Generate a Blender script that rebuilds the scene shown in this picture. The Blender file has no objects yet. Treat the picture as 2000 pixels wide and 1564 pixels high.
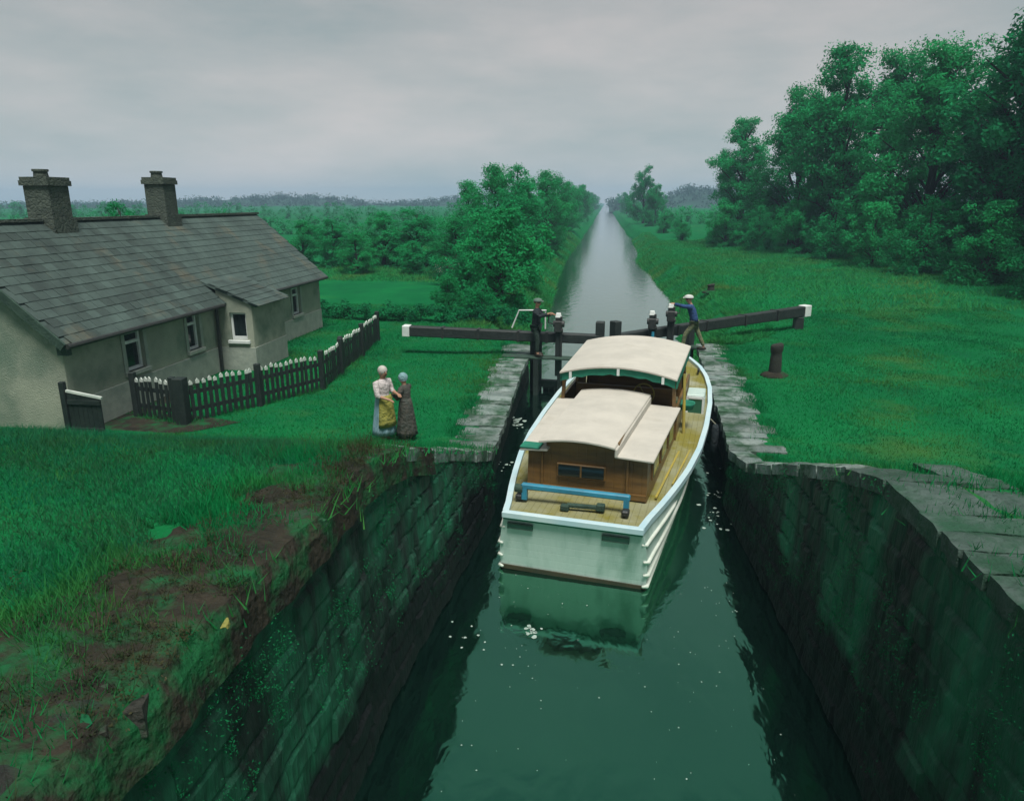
import bpy, math, random
import numpy as np
from mathutils import Vector, Matrix
R = math.radians
random.seed(7); rng = np.random.default_rng(7)
scene = bpy.context.scene
col = scene.collection
C0 = 1.2            # level of the lockside lawns above the water (water is z = 0)

# ------------------------------------------------------------------ camera
EYE = Vector((0, 0, 6.0)); FPX = 1400.0
PITCH = math.atan(387 / FPX); YAW = math.atan(183 * math.cos(PITCH) / FPX)
cam = bpy.data.cameras.new('camera'); camo = bpy.data.objects.new('camera', cam); col.objects.link(camo)
cam.sensor_width = 36; cam.lens = FPX / 2000 * 36; cam.clip_end = 6000; cam.clip_start = 0.1
camo.location = EYE; camo.rotation_euler = (math.pi / 2 - PITCH, 0, YAW)
scene.camera = camo

# ------------------------------------------------------------------ sky, sun, exposure
SUN_EL, SUN_AZ = R(68), R(160)          # azimuth clockwise from the canal direction (+Y)
w = bpy.data.worlds.new('World'); scene.world = w; w.use_nodes = True
nt = w.node_tree; nt.nodes.clear()
out = nt.nodes.new('ShaderNodeOutputWorld'); bg = nt.nodes.new('ShaderNodeBackground')
sky = nt.nodes.new('ShaderNodeTexSky'); sky.sky_type = 'NISHITA'; sky.sun_disc = False
sky.sun_elevation = SUN_EL; sky.sun_rotation = SUN_AZ; sky.dust_density = 3.0; sky.air_density = 1.0
tc = nt.nodes.new('ShaderNodeTexCoord'); mp = nt.nodes.new('ShaderNodeMapping'); mp.inputs['Scale'].default_value = (1, 1, 3.5)
nz = nt.nodes.new('ShaderNodeTexNoise'); nz.inputs['Scale'].default_value = 2.3; nz.inputs['Detail'].default_value = 7; nz.inputs['Roughness'].default_value = .56
rp = nt.nodes.new('ShaderNodeValToRGB')
rp.color_ramp.elements[0].position = .34; rp.color_ramp.elements[0].color = (3.5, 4.25, 4.35, 1)
rp.color_ramp.elements[1].position = .66; rp.color_ramp.elements[1].color = (6.0, 5.8, 5.75, 1)
mx = nt.nodes.new('ShaderNodeMix'); mx.data_type = 'RGBA'; mx.inputs['Factor'].default_value = .9
L = nt.links.new
L(tc.outputs['Generated'], mp.inputs['Vector']); L(mp.outputs['Vector'], nz.inputs['Vector']); L(nz.outputs['Fac'], rp.inputs['Fac'])
sx = nt.nodes.new('ShaderNodeSeparateXYZ'); L(tc.outputs['Generated'], sx.inputs[0])
gr_ = nt.nodes.new('ShaderNodeValToRGB'); ge = gr_.color_ramp.elements; ge[0].position = 0; ge[0].color = (2.0, 1.93, 1.88, 1); ge[1].position = .45; ge[1].color = (.80, .88, .90, 1)
L(sx.outputs['Z'], gr_.inputs['Fac']); mu = nt.nodes.new('ShaderNodeMix'); mu.data_type = 'RGBA'; mu.blend_type = 'MULTIPLY'; mu.inputs['Factor'].default_value = 1
L(rp.outputs['Color'], mu.inputs[6]); L(gr_.outputs['Color'], mu.inputs[7])
L(sky.outputs['Color'], mx.inputs[6]); L(mu.outputs[2], mx.inputs[7]); L(mx.outputs[2], bg.inputs['Color'])
bg.inputs['Strength'].default_value = .040
L(bg.outputs['Background'], out.inputs['Surface'])
sl = bpy.data.lights.new('sun', 'SUN'); sl.energy = 3.0; sl.angle = R(24); sl.color = (1, .96, .9)
so = bpy.data.objects.new('sun', sl); col.objects.link(so)
sd = Vector((math.sin(SUN_AZ) * math.cos(SUN_EL), math.cos(SUN_AZ) * math.cos(SUN_EL), math.sin(SUN_EL)))
so.rotation_euler = (-sd).to_track_quat('-Z', 'Y').to_euler(); so.location = (20, -10, 60)
vs = scene.view_settings; vs.view_transform = 'Standard'; vs.look = 'None'; vs.exposure = 0.70; vs.gamma = 1.0
cy = scene.cycles; cy.volume_bounces = 0; cy.max_bounces = 6; cy.diffuse_bounces = 3; cy.glossy_bounces = 3; cy.transmission_bounces = 2; cy.transparent_max_bounces = 4; cy.use_denoising = True

# ------------------------------------------------------------------ back-projection of photo points on real planes
_fw = Vector((-math.sin(YAW) * math.cos(PITCH), math.cos(YAW) * math.cos(PITCH), -math.sin(PITCH)))
_rt = Vector((math.cos(YAW), math.sin(YAW), 0)); _up = _rt.cross(_fw)
def ray(x, y): return _fw * FPX + _rt * (x - 1000) + _up * (782 - y)
def P(x, y, z=C0): d = ray(x, y); return EYE + d * ((z - EYE.z) / d.z)
def PY(x, y, Y): d = ray(x, y); return EYE + d * (Y / d.y)

# ------------------------------------------------------------------ materials
def N(t, ty, **k):
    n = t.nodes.new(ty)
    for a, b in k.items(): setattr(n, a, b)
    return n
def mat(name, c1, c2=None, scale=3.0, rough=.8, bump=0.0, bscale=None, stretch=(1, 1, 1), c3=None, s3=.4, t3=(.55, .7), rnd=0.0,
        spec=.35, metal=0, trans=0.0, detail=6, coords='pos', lo=.35, hi=.65, vor=0.0, vscale=3.0):
    m = bpy.data.materials.new(name); m.use_nodes = True; t = m.node_tree
    b = t.nodes['Principled BSDF']; b.inputs['Roughness'].default_value = rough; b.inputs['Specular IOR Level'].default_value = spec
    b.inputs['Metallic'].default_value = metal
    if coords == 'pos': src = N(t, 'ShaderNodeNewGeometry').outputs['Position']
    else: src = N(t, 'ShaderNodeTexCoord').outputs['Object']
    mpn = N(t, 'ShaderNodeMapping'); mpn.inputs['Scale'].default_value = stretch; t.links.new(src, mpn.inputs['Vector']); v = mpn.outputs['Vector']
    colr = None
    if c2 is None: c2 = tuple(x * .82 for x in c1)
    n = N(t, 'ShaderNodeTexNoise'); n.inputs['Scale'].default_value = scale; n.inputs['Detail'].default_value = detail; n.inputs['Roughness'].default_value = .62
    t.links.new(v, n.inputs['Vector'])
    r = N(t, 'ShaderNodeValToRGB'); e = r.color_ramp.elements; e[0].position = lo; e[1].position = hi
    e[0].color = (*c1, 1); e[1].color = (*c2, 1); t.links.new(n.outputs['Fac'], r.inputs['Fac']); colr = r.outputs['Color']
    if c3 is not None:
        n3 = N(t, 'ShaderNodeTexNoise'); n3.inputs['Scale'].default_value = s3; n3.inputs['Detail'].default_value = 7; n3.inputs['Roughness'].default_value = .65
        t.links.new(v, n3.inputs['Vector'])
        r3 = N(t, 'ShaderNodeValToRGB'); e = r3.color_ramp.elements; e[0].position = t3[0]; e[1].position = t3[1]; e[0].color = (0, 0, 0, 1); e[1].color = (1, 1, 1, 1)
        t.links.new(n3.outputs['Fac'], r3.inputs['Fac'])
        x = N(t, 'ShaderNodeMix', data_type='RGBA'); t.links.new(r3.outputs['Color'], x.inputs['Factor']); t.links.new(colr, x.inputs[6]); x.inputs[7].default_value = (*c3, 1)
        colr = x.outputs[2]
    if rnd:
        oi = N(t, 'ShaderNodeObjectInfo'); mr = N(t, 'ShaderNodeMapRange'); mr.inputs['To Min'].default_value = 1 - rnd; mr.inputs['To Max'].default_value = 1 + rnd
        t.links.new(oi.outputs['Random'], mr.inputs['Value'])
        hv = N(t, 'ShaderNodeHueSaturation'); t.links.new(mr.outputs['Result'], hv.inputs['Value']); t.links.new(colr, hv.inputs['Color']); colr = hv.outputs['Color']
    t.links.new(colr, b.inputs['Base Color'])
    if bump or vor:
        bn = N(t, 'ShaderNodeBump'); bn.inputs['Distance'].default_value = .05; bn.inputs['Strength'].default_value = min(1, bump if bump else .5)
        n2 = N(t, 'ShaderNodeTexNoise'); n2.inputs['Scale'].default_value = bscale or scale * 4; n2.inputs['Detail'].default_value = 6; t.links.new(v, n2.inputs['Vector'])
        h = n2.outputs['Fac']
        if vor:
            vo = N(t, 'ShaderNodeTexVoronoi', feature='DISTANCE_TO_EDGE'); vo.inputs['Scale'].default_value = vscale; t.links.new(v, vo.inputs['Vector'])
            mr = N(t, 'ShaderNodeMapRange'); mr.inputs['From Max'].default_value = .12; mr.inputs['To Max'].default_value = vor; t.links.new(vo.outputs['Distance'], mr.inputs['Value'])
            ad = N(t, 'ShaderNodeMath', operation='ADD'); t.links.new(mr.outputs['Result'], ad.inputs[0]); t.links.new(h, ad.inputs[1]); h = ad.outputs[0]
        t.links.new(h, bn.inputs['Height']); t.links.new(bn.outputs['Normal'], b.inputs['Normal'])
    if trans:
        tr = N(t, 'ShaderNodeBsdfTranslucent'); ms = N(t, 'ShaderNodeMixShader'); ms.inputs[0].default_value = trans
        t.links.new(colr, tr.inputs['Color']); t.links.new(b.outputs[0], ms.inputs[1]); t.links.new(tr.outputs[0], ms.inputs[2])
        t.links.new(ms.outputs[0], t.nodes['Material Output'].inputs['Surface'])
    return m
M = {}
M['ground'] = mat('grass_ground', (.008, .140, .042), (.005, .090, .032), .55, 1, .6, 30, c3=(.045, .115, .028), s3=.23, t3=(.56, .74), spec=0, lo=.3, hi=.7)
M['earth'] = mat('bare_earth', (.036, .032, .023), (.016, .018, .014), 3.2, .95, .9, 14, c3=(.010, .085, .030), s3=2.0, t3=(.48, .62), spec=.1)
M['blade'] = mat('grass_blade', (.010, .25, .072), (.007, .14, .050), .5, .9, spec=.0, c3=(.075, .20, .040), s3=.33, t3=(.47, .70), trans=.4, lo=.3, hi=.7)
M['rough_blade'] = mat('rough_grass', (.012, .19, .085), (.035, .12, .05), 1.4, .9, spec=.0, trans=.45)
M['meadow'] = mat('meadow_grass', (.014, .27, .080), (.045, .20, .050), .22, .9, spec=.0, c3=(.13, .20, .045), s3=.13, t3=(.54, .72), trans=.4)
M['scrub'] = mat('dry_scrub', (.060, .058, .030), (.020, .045, .020), 3, .9, spec=0, c3=(.10, .085, .05), s3=5, t3=(.55, .7), trans=.3)
M['leaf'] = mat('leaf_green', (.018, .34, .105), (.011, .20, .070), .45, .9, spec=.04, rnd=.18, trans=.4, lo=.3, hi=.7)
M['leaf2'] = mat('leaf_bright', (.022, .34, .100), (.012, .21, .070), .6, .9, spec=.04, rnd=.15, trans=.4, lo=.3, hi=.7)
M['leaf_dark'] = mat('leaf_dark', (.014, .23, .080), (.009, .13, .054), .6, .9, spec=.04, rnd=.15, trans=.35)
M['bark'] = mat('bark', (.03, .035, .026), (.018, .02, .016), 6, .9, .5)
M['far_tree'] = mat('far_tree', (.012, .07, .04), (.008, .04, .028), .05, .8, trans=.2)
M['stone'] = mat('coping_stone', (.19, .23, .215), (.10, .14, .13), 2.2, .85, .8, 14, c3=(.022, .065, .034), s3=1.9, t3=(.44, .60), rnd=.25)
M['stone_moss'] = mat('mossy_slab', (.075, .115, .100), (.036, .064, .054), 2.6, .9, 1.0, 16, c3=(.014, .060, .032), s3=2.3, t3=(.42, .62), rnd=.22)
M['stone_dark'] = mat('old_stone', (.032, .032, .025), (.014, .017, .014), 3.5, .9, 1.0, 16, c3=(.010, .060, .024), s3=2.2, t3=(.44, .58), rnd=.3)
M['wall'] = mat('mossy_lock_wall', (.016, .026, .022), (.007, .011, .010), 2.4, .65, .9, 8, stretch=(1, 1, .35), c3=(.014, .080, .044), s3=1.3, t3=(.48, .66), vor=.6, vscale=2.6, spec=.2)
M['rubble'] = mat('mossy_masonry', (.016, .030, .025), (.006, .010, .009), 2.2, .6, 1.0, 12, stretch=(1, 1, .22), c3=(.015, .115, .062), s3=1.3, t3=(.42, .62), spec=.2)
M['timber'] = mat('black_timber', (.012, .018, .017), (.022, .030, .028), 5, .6, .4, 25, stretch=(1, .3, 1), spec=.4)
M['timber_green'] = mat('weathered_plank', (.035, .07, .05), (.02, .045, .034), 5, .8, .4, 25)
M['iron'] = mat('black_iron', (.012, .016, .016), (.03, .032, .03), 9, .5, .2, spec=.5)
M['white'] = mat('white_paint', (.66, .70, .68), (.52, .57, .55), 4, .5, .1, 20)
M['boatwhite'] = mat('boat_white_paint', (.48, .59, .545), (.37, .50, .455), 1.6, .45, .08, 14, stretch=(1, 1, .35), c3=(.20, .33, .27), s3=1.7, t3=(.5, .72), coords='obj')
M['boatroof'] = mat('cream_roof_canvas', (.49, .47, .41), (.42, .405, .355), 1.6, .75, .15, 30, c3=(.38, .36, .30), s3=2.3, t3=(.6, .8), coords='obj')
M['rub'] = mat('rubbing_strake', (.62, .66, .60), (.48, .54, .47), 2.5, .5, .1, coords='obj')
M['gunwale'] = mat('gunwale_pale_blue', (.38, .55, .60), (.50, .62, .63), 1.4, .4, coords='obj')
M['wood'] = mat('varnished_cabin', (.19, .105, .030), (.095, .056, .019), 2.5, .4, .12, 18, stretch=(.4, .4, 3), spec=.5, coords='obj')
M['deck'] = mat('tan_deck', (.20, .20, .10), (.27, .28, .19), 1.0, .8, .2, 25, c3=(.17, .155, .025), s3=.9, t3=(.42, .6), coords='obj')
M['mustard'] = mat('mustard_paint', (.38, .30, .05), (.28, .24, .06), 4, .5, coords='obj')
M['bluepaint'] = mat('blue_paint', (.03, .24, .36), (.03, .17, .25), 4, .4, coords='obj')
M['greencloth'] = mat('green_valance', (.015, .19, .115), (.012, .13, .085), 4, .8, coords='obj')
M['antifoul'] = mat('waterline_weed', (.03, .035, .02), (.05, .04, .02), 3, .7)
M['dark'] = mat('dark_interior', (.014, .015, .015), (.022, .02, .018), 3, .7)
M['plate'] = mat('name_board', (.012, .05, .035), (.02, .075, .05), 12, .5)
M['render'] = mat('roughcast_wall', (.33, .36, .285), (.24, .275, .22), 1.1, .95, .5, 45, c3=(.12, .185, .14), s3=.55, t3=(.5, .72), spec=.1)
M['trim'] = mat('pale_wall_trim', (.31, .35, .30), (.23, .27, .235), 3, .85, .2)
M['slate'] = mat('slate', (.052, .082, .072), (.030, .048, .043), 1.3, .75, .3, 25, c3=(.080, .080, .056), s3=.8, t3=(.55, .72), rnd=.25, spec=.4)
M['brick'] = mat('chimney_brick', (.075, .095, .075), (.045, .06, .05), 5, .9, .6, 20, vor=.4, vscale=8)
M['fence'] = mat('black_fence_paint', (.010, .018, .017), (.02, .03, .027), 6, .6, .2)
M['fencewhite'] = mat('pale_fence_tip', (.55, .60, .55), (.42, .48, .44), 6, .7)
M['skin'] = mat('skin', (.36, .20, .13), (.31, .17, .11), 8, .6)
M['hair'] = mat('grey_hair', (.48, .46, .42), (.33, .32, .29), 20, .8)
M['darkhair'] = mat('dark_hair', (.05, .04, .03), (.03, .025, .02), 20, .8)
M['blouse'] = mat('white_blouse', (.50, .46, .45), (.42, .39, .38), 6, .9, bump=1.0, bscale=14)
M['skirt'] = mat('pale_blue_skirt', (.16, .30, .37), (.22, .35, .40), 9, .9, stretch=(2, 2, .3), bump=1.0, bscale=14)
M['apron'] = mat('yellow_apron', (.28, .26, .05), (.20, .20, .05), 7, .9, bump=1.0, bscale=14)
M['brown'] = mat('brown_dress', (.045, .055, .045), (.07, .065, .055), 9, .9, bump=1.0, bscale=14)
M['scarf'] = mat('pale_headscarf', (.20, .34, .36), (.15, .27, .29), 9, .9, bump=1.0, bscale=14)
M['jacket_dark'] = mat('dark_jacket', (.012, .020, .024), (.02, .028, .03), 9, .9, bump=1.0, bscale=14)
M['trousers_dark'] = mat('dark_trousers', (.015, .03, .024), (.022, .04, .03), 9, .9, bump=1.0, bscale=14)
M['jacket_blue'] = mat('blue_jacket', (.025, .07, .19), (.02, .05, .13), 9, .9, bump=1.0, bscale=14)
M['trousers_tan'] = mat('tan_trousers', (.16, .17, .09), (.12, .14, .08), 9, .9, bump=1.0, bscale=14)
M['cap'] = mat('pale_cap', (.55, .58, .55), (.45, .48, .45), 9, .9)
M['cap_grey'] = mat('grey_cap', (.10, .16, .13), (.08, .12, .10), 9, .9)
M['shoe'] = mat('shoe', (.03, .022, .016), (.02, .016, .012), 9, .6)
M['foam'] = mat('foam', (.34, .42, .38), (.22, .32, .27), 9, .9)
M['rope'] = mat('rope', (.30, .30, .22), (.22, .22, .16), 30, .9)
M['blossom'] = mat('blossom', (.42, .36, .34), (.34, .28, .27), 9, .9)

def glass(name, c=(.012, .02, .02)):
    m = bpy.data.materials.new(name); m.use_nodes = True; b = m.node_tree.nodes['Principled BSDF']
    b.inputs['Base Color'].default_value = (*c, 1); b.inputs['Roughness'].default_value = .08; b.inputs['Specular IOR Level'].default_value = .6
    n = N(m.node_tree, 'ShaderNodeTexNoise'); n.inputs['Scale'].default_value = 2; bn = N(m.node_tree, 'ShaderNodeBump'); bn.inputs['Strength'].default_value = .05
    m.node_tree.links.new(n.outputs['Fac'], bn.inputs['Height']); m.node_tree.links.new(bn.outputs['Normal'], b.inputs['Normal'])
    return m
M['glass'] = glass('window_glass'); M['glassgreen'] = glass('green_tinted_glass', (.015, .10, .06))

def water_mat():
    m = bpy.data.materials.new('canal_water'); m.use_nodes = True; t = m.node_tree; b = t.nodes['Principled BSDF']
    g = N(t, 'ShaderNodeNewGeometry')
    n = N(t, 'ShaderNodeTexNoise'); n.inputs['Scale'].default_value = .5; n.inputs['Detail'].default_value = 4; t.links.new(g.outputs['Position'], n.inputs['Vector'])
    r = N(t, 'ShaderNodeValToRGB'); e = r.color_ramp.elements; e[0].position = .3; e[1].position = .7; e[0].color = (.001, .005, .004, 1); e[1].color = (.002, .008, .006, 1)
    t.links.new(n.outputs['Fac'], r.inputs['Fac']); t.links.new(r.outputs['Color'], b.inputs['Base Color'])
    b.inputs['Roughness'].default_value = .07; b.inputs['Specular Tint'].default_value = (.15, 1.0, .56, 1); b.inputs['IOR'].default_value = 3.0; b.inputs['Specular IOR Level'].default_value = .5
    mpn = N(t, 'ShaderNodeMapping'); mpn.inputs['Scale'].default_value = (1.0, .55, 1); t.links.new(g.outputs['Position'], mpn.inputs['Vector'])
    n2 = N(t, 'ShaderNodeTexNoise'); n2.inputs['Scale'].default_value = 2.6; n2.inputs['Detail'].default_value = 3; n2.inputs['Roughness'].default_value = .45; n2.inputs['Distortion'].default_value = .4
    t.links.new(mpn.outputs['Vector'], n2.inputs['Vector'])
    bn = N(t, 'ShaderNodeBump'); bn.inputs['Strength'].default_value = .22; bn.inputs['Distance'].default_value = .07
    t.links.new(n2.outputs['Fac'], bn.inputs['Height']); t.links.new(bn.outputs['Normal'], b.inputs['Normal'])
    gl_ = N(t, 'ShaderNodeBsdfGlossy'); gl_.inputs['Roughness'].default_value = .11; gl_.inputs['Color'].default_value = (.95, .97, .97, 1); t.links.new(bn.outputs['Normal'], gl_.inputs['Normal'])
    fr_ = N(t, 'ShaderNodeFresnel'); fr_.inputs['IOR'].default_value = 1.36; ms = N(t, 'ShaderNodeMixShader'); t.links.new(fr_.outputs[0], ms.inputs[0])
    t.links.new(b.outputs[0], ms.inputs[1]); t.links.new(gl_.outputs[0], ms.inputs[2]); t.links.new(ms.outputs[0], t.nodes['Material Output'].inputs['Surface'])
    return m
M['water'] = water_mat()
def painted_foot_shade(m, z0=.42):  # shade put into the stone colour: near-black wall foot, deepens the water's reflection
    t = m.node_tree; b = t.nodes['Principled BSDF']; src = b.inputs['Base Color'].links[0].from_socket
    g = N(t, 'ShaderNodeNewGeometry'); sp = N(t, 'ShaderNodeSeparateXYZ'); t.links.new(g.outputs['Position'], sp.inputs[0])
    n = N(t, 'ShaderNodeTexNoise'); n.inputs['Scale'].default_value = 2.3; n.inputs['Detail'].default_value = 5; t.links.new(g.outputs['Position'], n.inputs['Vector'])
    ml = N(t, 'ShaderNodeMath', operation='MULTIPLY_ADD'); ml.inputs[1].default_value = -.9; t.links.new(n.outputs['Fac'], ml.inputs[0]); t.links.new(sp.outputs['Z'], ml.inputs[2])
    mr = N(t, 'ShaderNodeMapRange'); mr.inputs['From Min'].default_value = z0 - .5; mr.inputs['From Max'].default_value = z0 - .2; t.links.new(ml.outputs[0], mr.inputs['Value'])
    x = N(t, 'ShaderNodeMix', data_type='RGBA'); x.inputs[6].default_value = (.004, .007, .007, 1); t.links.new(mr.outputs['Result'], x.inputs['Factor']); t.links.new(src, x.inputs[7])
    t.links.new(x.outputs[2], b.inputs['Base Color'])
def seams(m, axis, pitch, depth=.004):
    t = m.node_tree; b = t.nodes['Principled BSDF']; c = N(t, 'ShaderNodeTexCoord'); sp = N(t, 'ShaderNodeSeparateXYZ'); t.links.new(c.outputs['Object'], sp.inputs[0])
    a = N(t, 'ShaderNodeMath', operation='DIVIDE'); a.inputs[1].default_value = pitch; t.links.new(sp.outputs[axis], a.inputs[0])
    f_ = N(t, 'ShaderNodeMath', operation='FRACT'); t.links.new(a.outputs[0], f_.inputs[0])
    p = N(t, 'ShaderNodeMath', operation='PINGPONG'); p.inputs[1].default_value = .5; t.links.new(f_.outputs[0], p.inputs[0])
    mr = N(t, 'ShaderNodeMapRange'); mr.inputs['From Max'].default_value = .07; t.links.new(p.outputs[0], mr.inputs['Value'])
    bn = N(t, 'ShaderNodeBump'); bn.inputs['Strength'].default_value = 1; bn.inputs['Distance'].default_value = depth; t.links.new(mr.outputs['Result'], bn.inputs['Height'])
    if b.inputs['Normal'].links: t.links.new(b.inputs['Normal'].links[0].from_socket, bn.inputs['Normal'])
    t.links.new(bn.outputs['Normal'], b.inputs['Normal'])
seams(M['boatwhite'], 'Z', .135, .0012); seams(M['deck'], 'X', .11, .006); seams(M['wood'], 'X', .16, .004)
painted_foot_shade(M['rubble'], .95); painted_foot_shade(M['wall'], .4)

# ------------------------------------------------------------------ mesh helpers
class MB:
    def __init__(s): s.v = []; s.f = []; s.sm = False
    def add(s, vs, fs):
        o = len(s.v); s.v += [tuple(v) for v in vs]; s.f += [tuple(i + o for i in f) for f in fs]; return s
    def box(s, c, d, rot=None, taper=1.0):
        hx, hy, hz = d[0] / 2, d[1] / 2, d[2] / 2
        vs = [Vector((x * hx * (taper if z > 0 else 1), y * hy * (taper if z > 0 else 1), z * hz)) for z in (-1, 1) for y in (-1, 1) for x in (-1, 1)]
        if rot is not None: vs = [rot @ v for v in vs]
        c = Vector(c)
        return s.add([v + c for v in vs], [(0, 2, 3, 1), (4, 5, 7, 6), (0, 1, 5, 4), (2, 6, 7, 3), (0, 4, 6, 2), (1, 3, 7, 5)])
    def b(s, x0, x1, y0, y1, z0, z1): return s.box(((x0 + x1) / 2, (y0 + y1) / 2, (z0 + z1) / 2), (x1 - x0, y1 - y0, z1 - z0))
    def bar(s, p, q, wd, ht, wd2=None, ht2=None):
        p, q = Vector(p), Vector(q); d = (q - p).normalized()
        u = Vector((0, 0, 1)) if abs(d.z) < .95 else Vector((1, 0, 0))
        r = d.cross(u).normalized(); u = r.cross(d)
        wd2 = wd2 or wd; ht2 = ht2 or ht; vs = []
        for c, a, h in ((p, wd, ht), (q, wd2, ht2)):
            for i, j in ((-1, -1), (1, -1), (1, 1), (-1, 1)): vs.append(c + r * (i * a / 2) + u * (j * h / 2))
        return s.add(vs, [(3, 2, 1, 0), (4, 5, 6, 7), (0, 1, 5, 4), (1, 2, 6, 5), (2, 3, 7, 6), (3, 0, 4, 7)])
    def tube(s, pts, rad, n=8):
        pts = [Vector(p) for p in pts]; rad = rad if isinstance(rad, (list, tuple)) else [rad] * len(pts)
        vs = []; k = len(pts); pr = None
        for i, p in enumerate(pts):
            d = (pts[min(i + 1, k - 1)] - pts[max(i - 1, 0)]).normalized()
            if pr is None:
                u = Vector((0, 0, 1)) if abs(d.z) < .9 else Vector((1, 0, 0)); r = d.cross(u).normalized()
            else: r = (pr - d * pr.dot(d)).normalized()
            pr = r; u = r.cross(d)
            for j in range(n):
                a = 2 * math.pi * j / n; vs.append(p + (r * math.cos(a) + u * math.sin(a)) * rad[i])
        fs = [(i * n + j, i * n + (j + 1) % n, (i + 1) * n + (j + 1) % n, (i + 1) * n + j) for i in range(k - 1) for j in range(n)]
        fs += [tuple(range(n))[::-1], tuple(range((k - 1) * n, k * n))]
        return s.add(vs, fs)
    def loft(s, rings, closed=True, caps=True):
        n = len(rings[0]); vs = [p for r in rings for p in r]; m = n if closed else n - 1
        fs = [(i * n + j, i * n + (j + 1) % n, (i + 1) * n + (j + 1) % n, (i + 1) * n + j) for i in range(len(rings) - 1) for j in range(m)]
        if caps and closed: fs += [tuple(range(n))[::-1], tuple(range((len(rings) - 1) * n, len(rings) * n))]
        return s.add(vs, fs)
    def mesh(s, name, m, smooth=False):
        me = bpy.data.meshes.new(name); me.from_pydata([tuple(v) for v in s.v], [], s.f); me.materials.append(m)
        if smooth: me.polygons.foreach_set('use_smooth', [True] * len(me.polygons))
        me.update(); return me
    def build(s, name, m, parent=None, smooth=False, bevel=0, seg=1):
        o = bpy.data.objects.new(name, s.mesh(name, m, smooth)); col.objects.link(o); o.parent = parent
        if bevel:
            bv = o.modifiers.new('bevel', 'BEVEL'); bv.width = bevel; bv.segments = seg; bv.limit_method = 'ANGLE'; bv.angle_limit = R(40)
        return o
def npmesh(name, m, V, nper):
    """V: (k*nper,3) array of separate polygons with nper corners"""
    k = len(V) // nper; me = bpy.data.meshes.new(name)
    me.vertices.add(len(V)); me.vertices.foreach_set('co', V.astype(np.float32).ravel())
    me.loops.add(len(V)); me.loops.foreach_set('vertex_index', np.arange(len(V), dtype=np.int32))
    me.polygons.add(k); me.polygons.foreach_set('loop_start', np.arange(0, len(V), nper, dtype=np.int32))
    me.update(calc_edges=True); me.materials.append(m); return me
def link(name, me, parent=None):
    o = bpy.data.objects.new(name, me); col.objects.link(o); o.parent = parent; return o
def tag(o, label=None, cat=None, group=None, kind=None):
    if label: o['label'] = label
    if cat: o['category'] = cat
    if group: o['group'] = group
    if kind: o['kind'] = kind
    return o
def thing(name, label, cat, loc=(0, 0, 0), rz=0, group=None):
    o = bpy.data.objects.new(name, None); col.objects.link(o); o.location = loc; o.rotation_euler = (0, 0, rz)
    return tag(o, label, cat, group)
def lerp(a, b, t): return a + (b - a) * t
def interp(x, xs, ys): return float(np.interp(x, xs, ys))
def wob(x, y, s=1.0):
    return (math.sin(x * 1.3 * s + y * .7 * s) + math.sin(x * .5 * s - y * 1.9 * s + 1.7) + math.sin(x * 2.9 * s + 2.3 * y * s + .4) * .5) / 2.5

# ------------------------------------------------------------------ plan of the lock and canal
YS_L = [-20, 7, 13.1, 24.6, 27, 32, 42, 60, 84, 120, 163, 260, 2500]
XE_L = [-2.85, -2.85, -2.6, -2.75, -4.6, -4.5, -4.6, -5.2, -5.8, -5.4, -5.2, -5.4, -5.4]      # edge of the level ground, left
XW_L = [-2.8, -2.8, -2.55, -2.7, -2.7, -2.75, -3.0, -3.7, -4.1, -3.8, -3.5, -3.6, -3.6]        # toe in the water, left
YS_R = [-20, 7.5, 14.0, 25.6, 28, 33, 40, 48, 55, 62, 70, 78, 90, 120, 180, 260, 2500]
XE_R = [3.3, 3.3, 3.15, 3.75, 5.4, 5.5, 5.9, 6.2, 5.9, 5.7, 5.2, 5.1, 5.7, 6.0, 5.6, 5.8, 5.8]
XW_R = [3.25, 3.25, 3.1, 3.7, 3.6, 3.5, 4.0, 4.35, 4.0, 4.1, 3.6, 3.4, 4.2, 4.4, 4.0, 4.1, 4.1]
RISE_Y = [-30, 2, 7.3, 8.3, 12.6, 13.7]; RISE_Z = [3.45, 3.34, 3.20, 2.98, 1.44, 1.2]   # the sides ramp up towards the bridge the picture is taken from
def rise(y): return interp(y, RISE_Y, RISE_Z)
def ground_z(x, y):
    z = rise(y)
    if x > 7: z += min(.9, .05 * (x - 7)) * min(1, max(0, (y - 22) / 20))
    if y > 20 or abs(x) > 9: z += .05 * wob(x * .6, y * .6)
    r = math.hypot(x, y)
    if r > 150: z += min(1.0, (r - 150) / 400) * 1.5 * (1 + wob(x * .012, y * .012))* (1 if abs(x) > 12 else 0)
    return z
ystat = sorted(set([-20, -10, -4, 7.3, 8.3, 12.6, 13.7] + list(np.arange(0, 34, .5)) + list(np.arange(34, 100, 2)) + [110, 125, 140, 163, 190, 220, 260, 320, 400, 500, 650, 850, 1100, 1500, 2000, 2600] + [11.6, 13.1, 14.9]))
offs = [0, .12, .3, .6, 1, 1.5, 2, 2.6, 3.3, 4, 5, 6, 7.5, 9, 11, 14, 18, 23, 30, 40, 55, 80, 120, 180, 280, 450, 700, 1100, 1700, 2600]
rings = []
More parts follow.
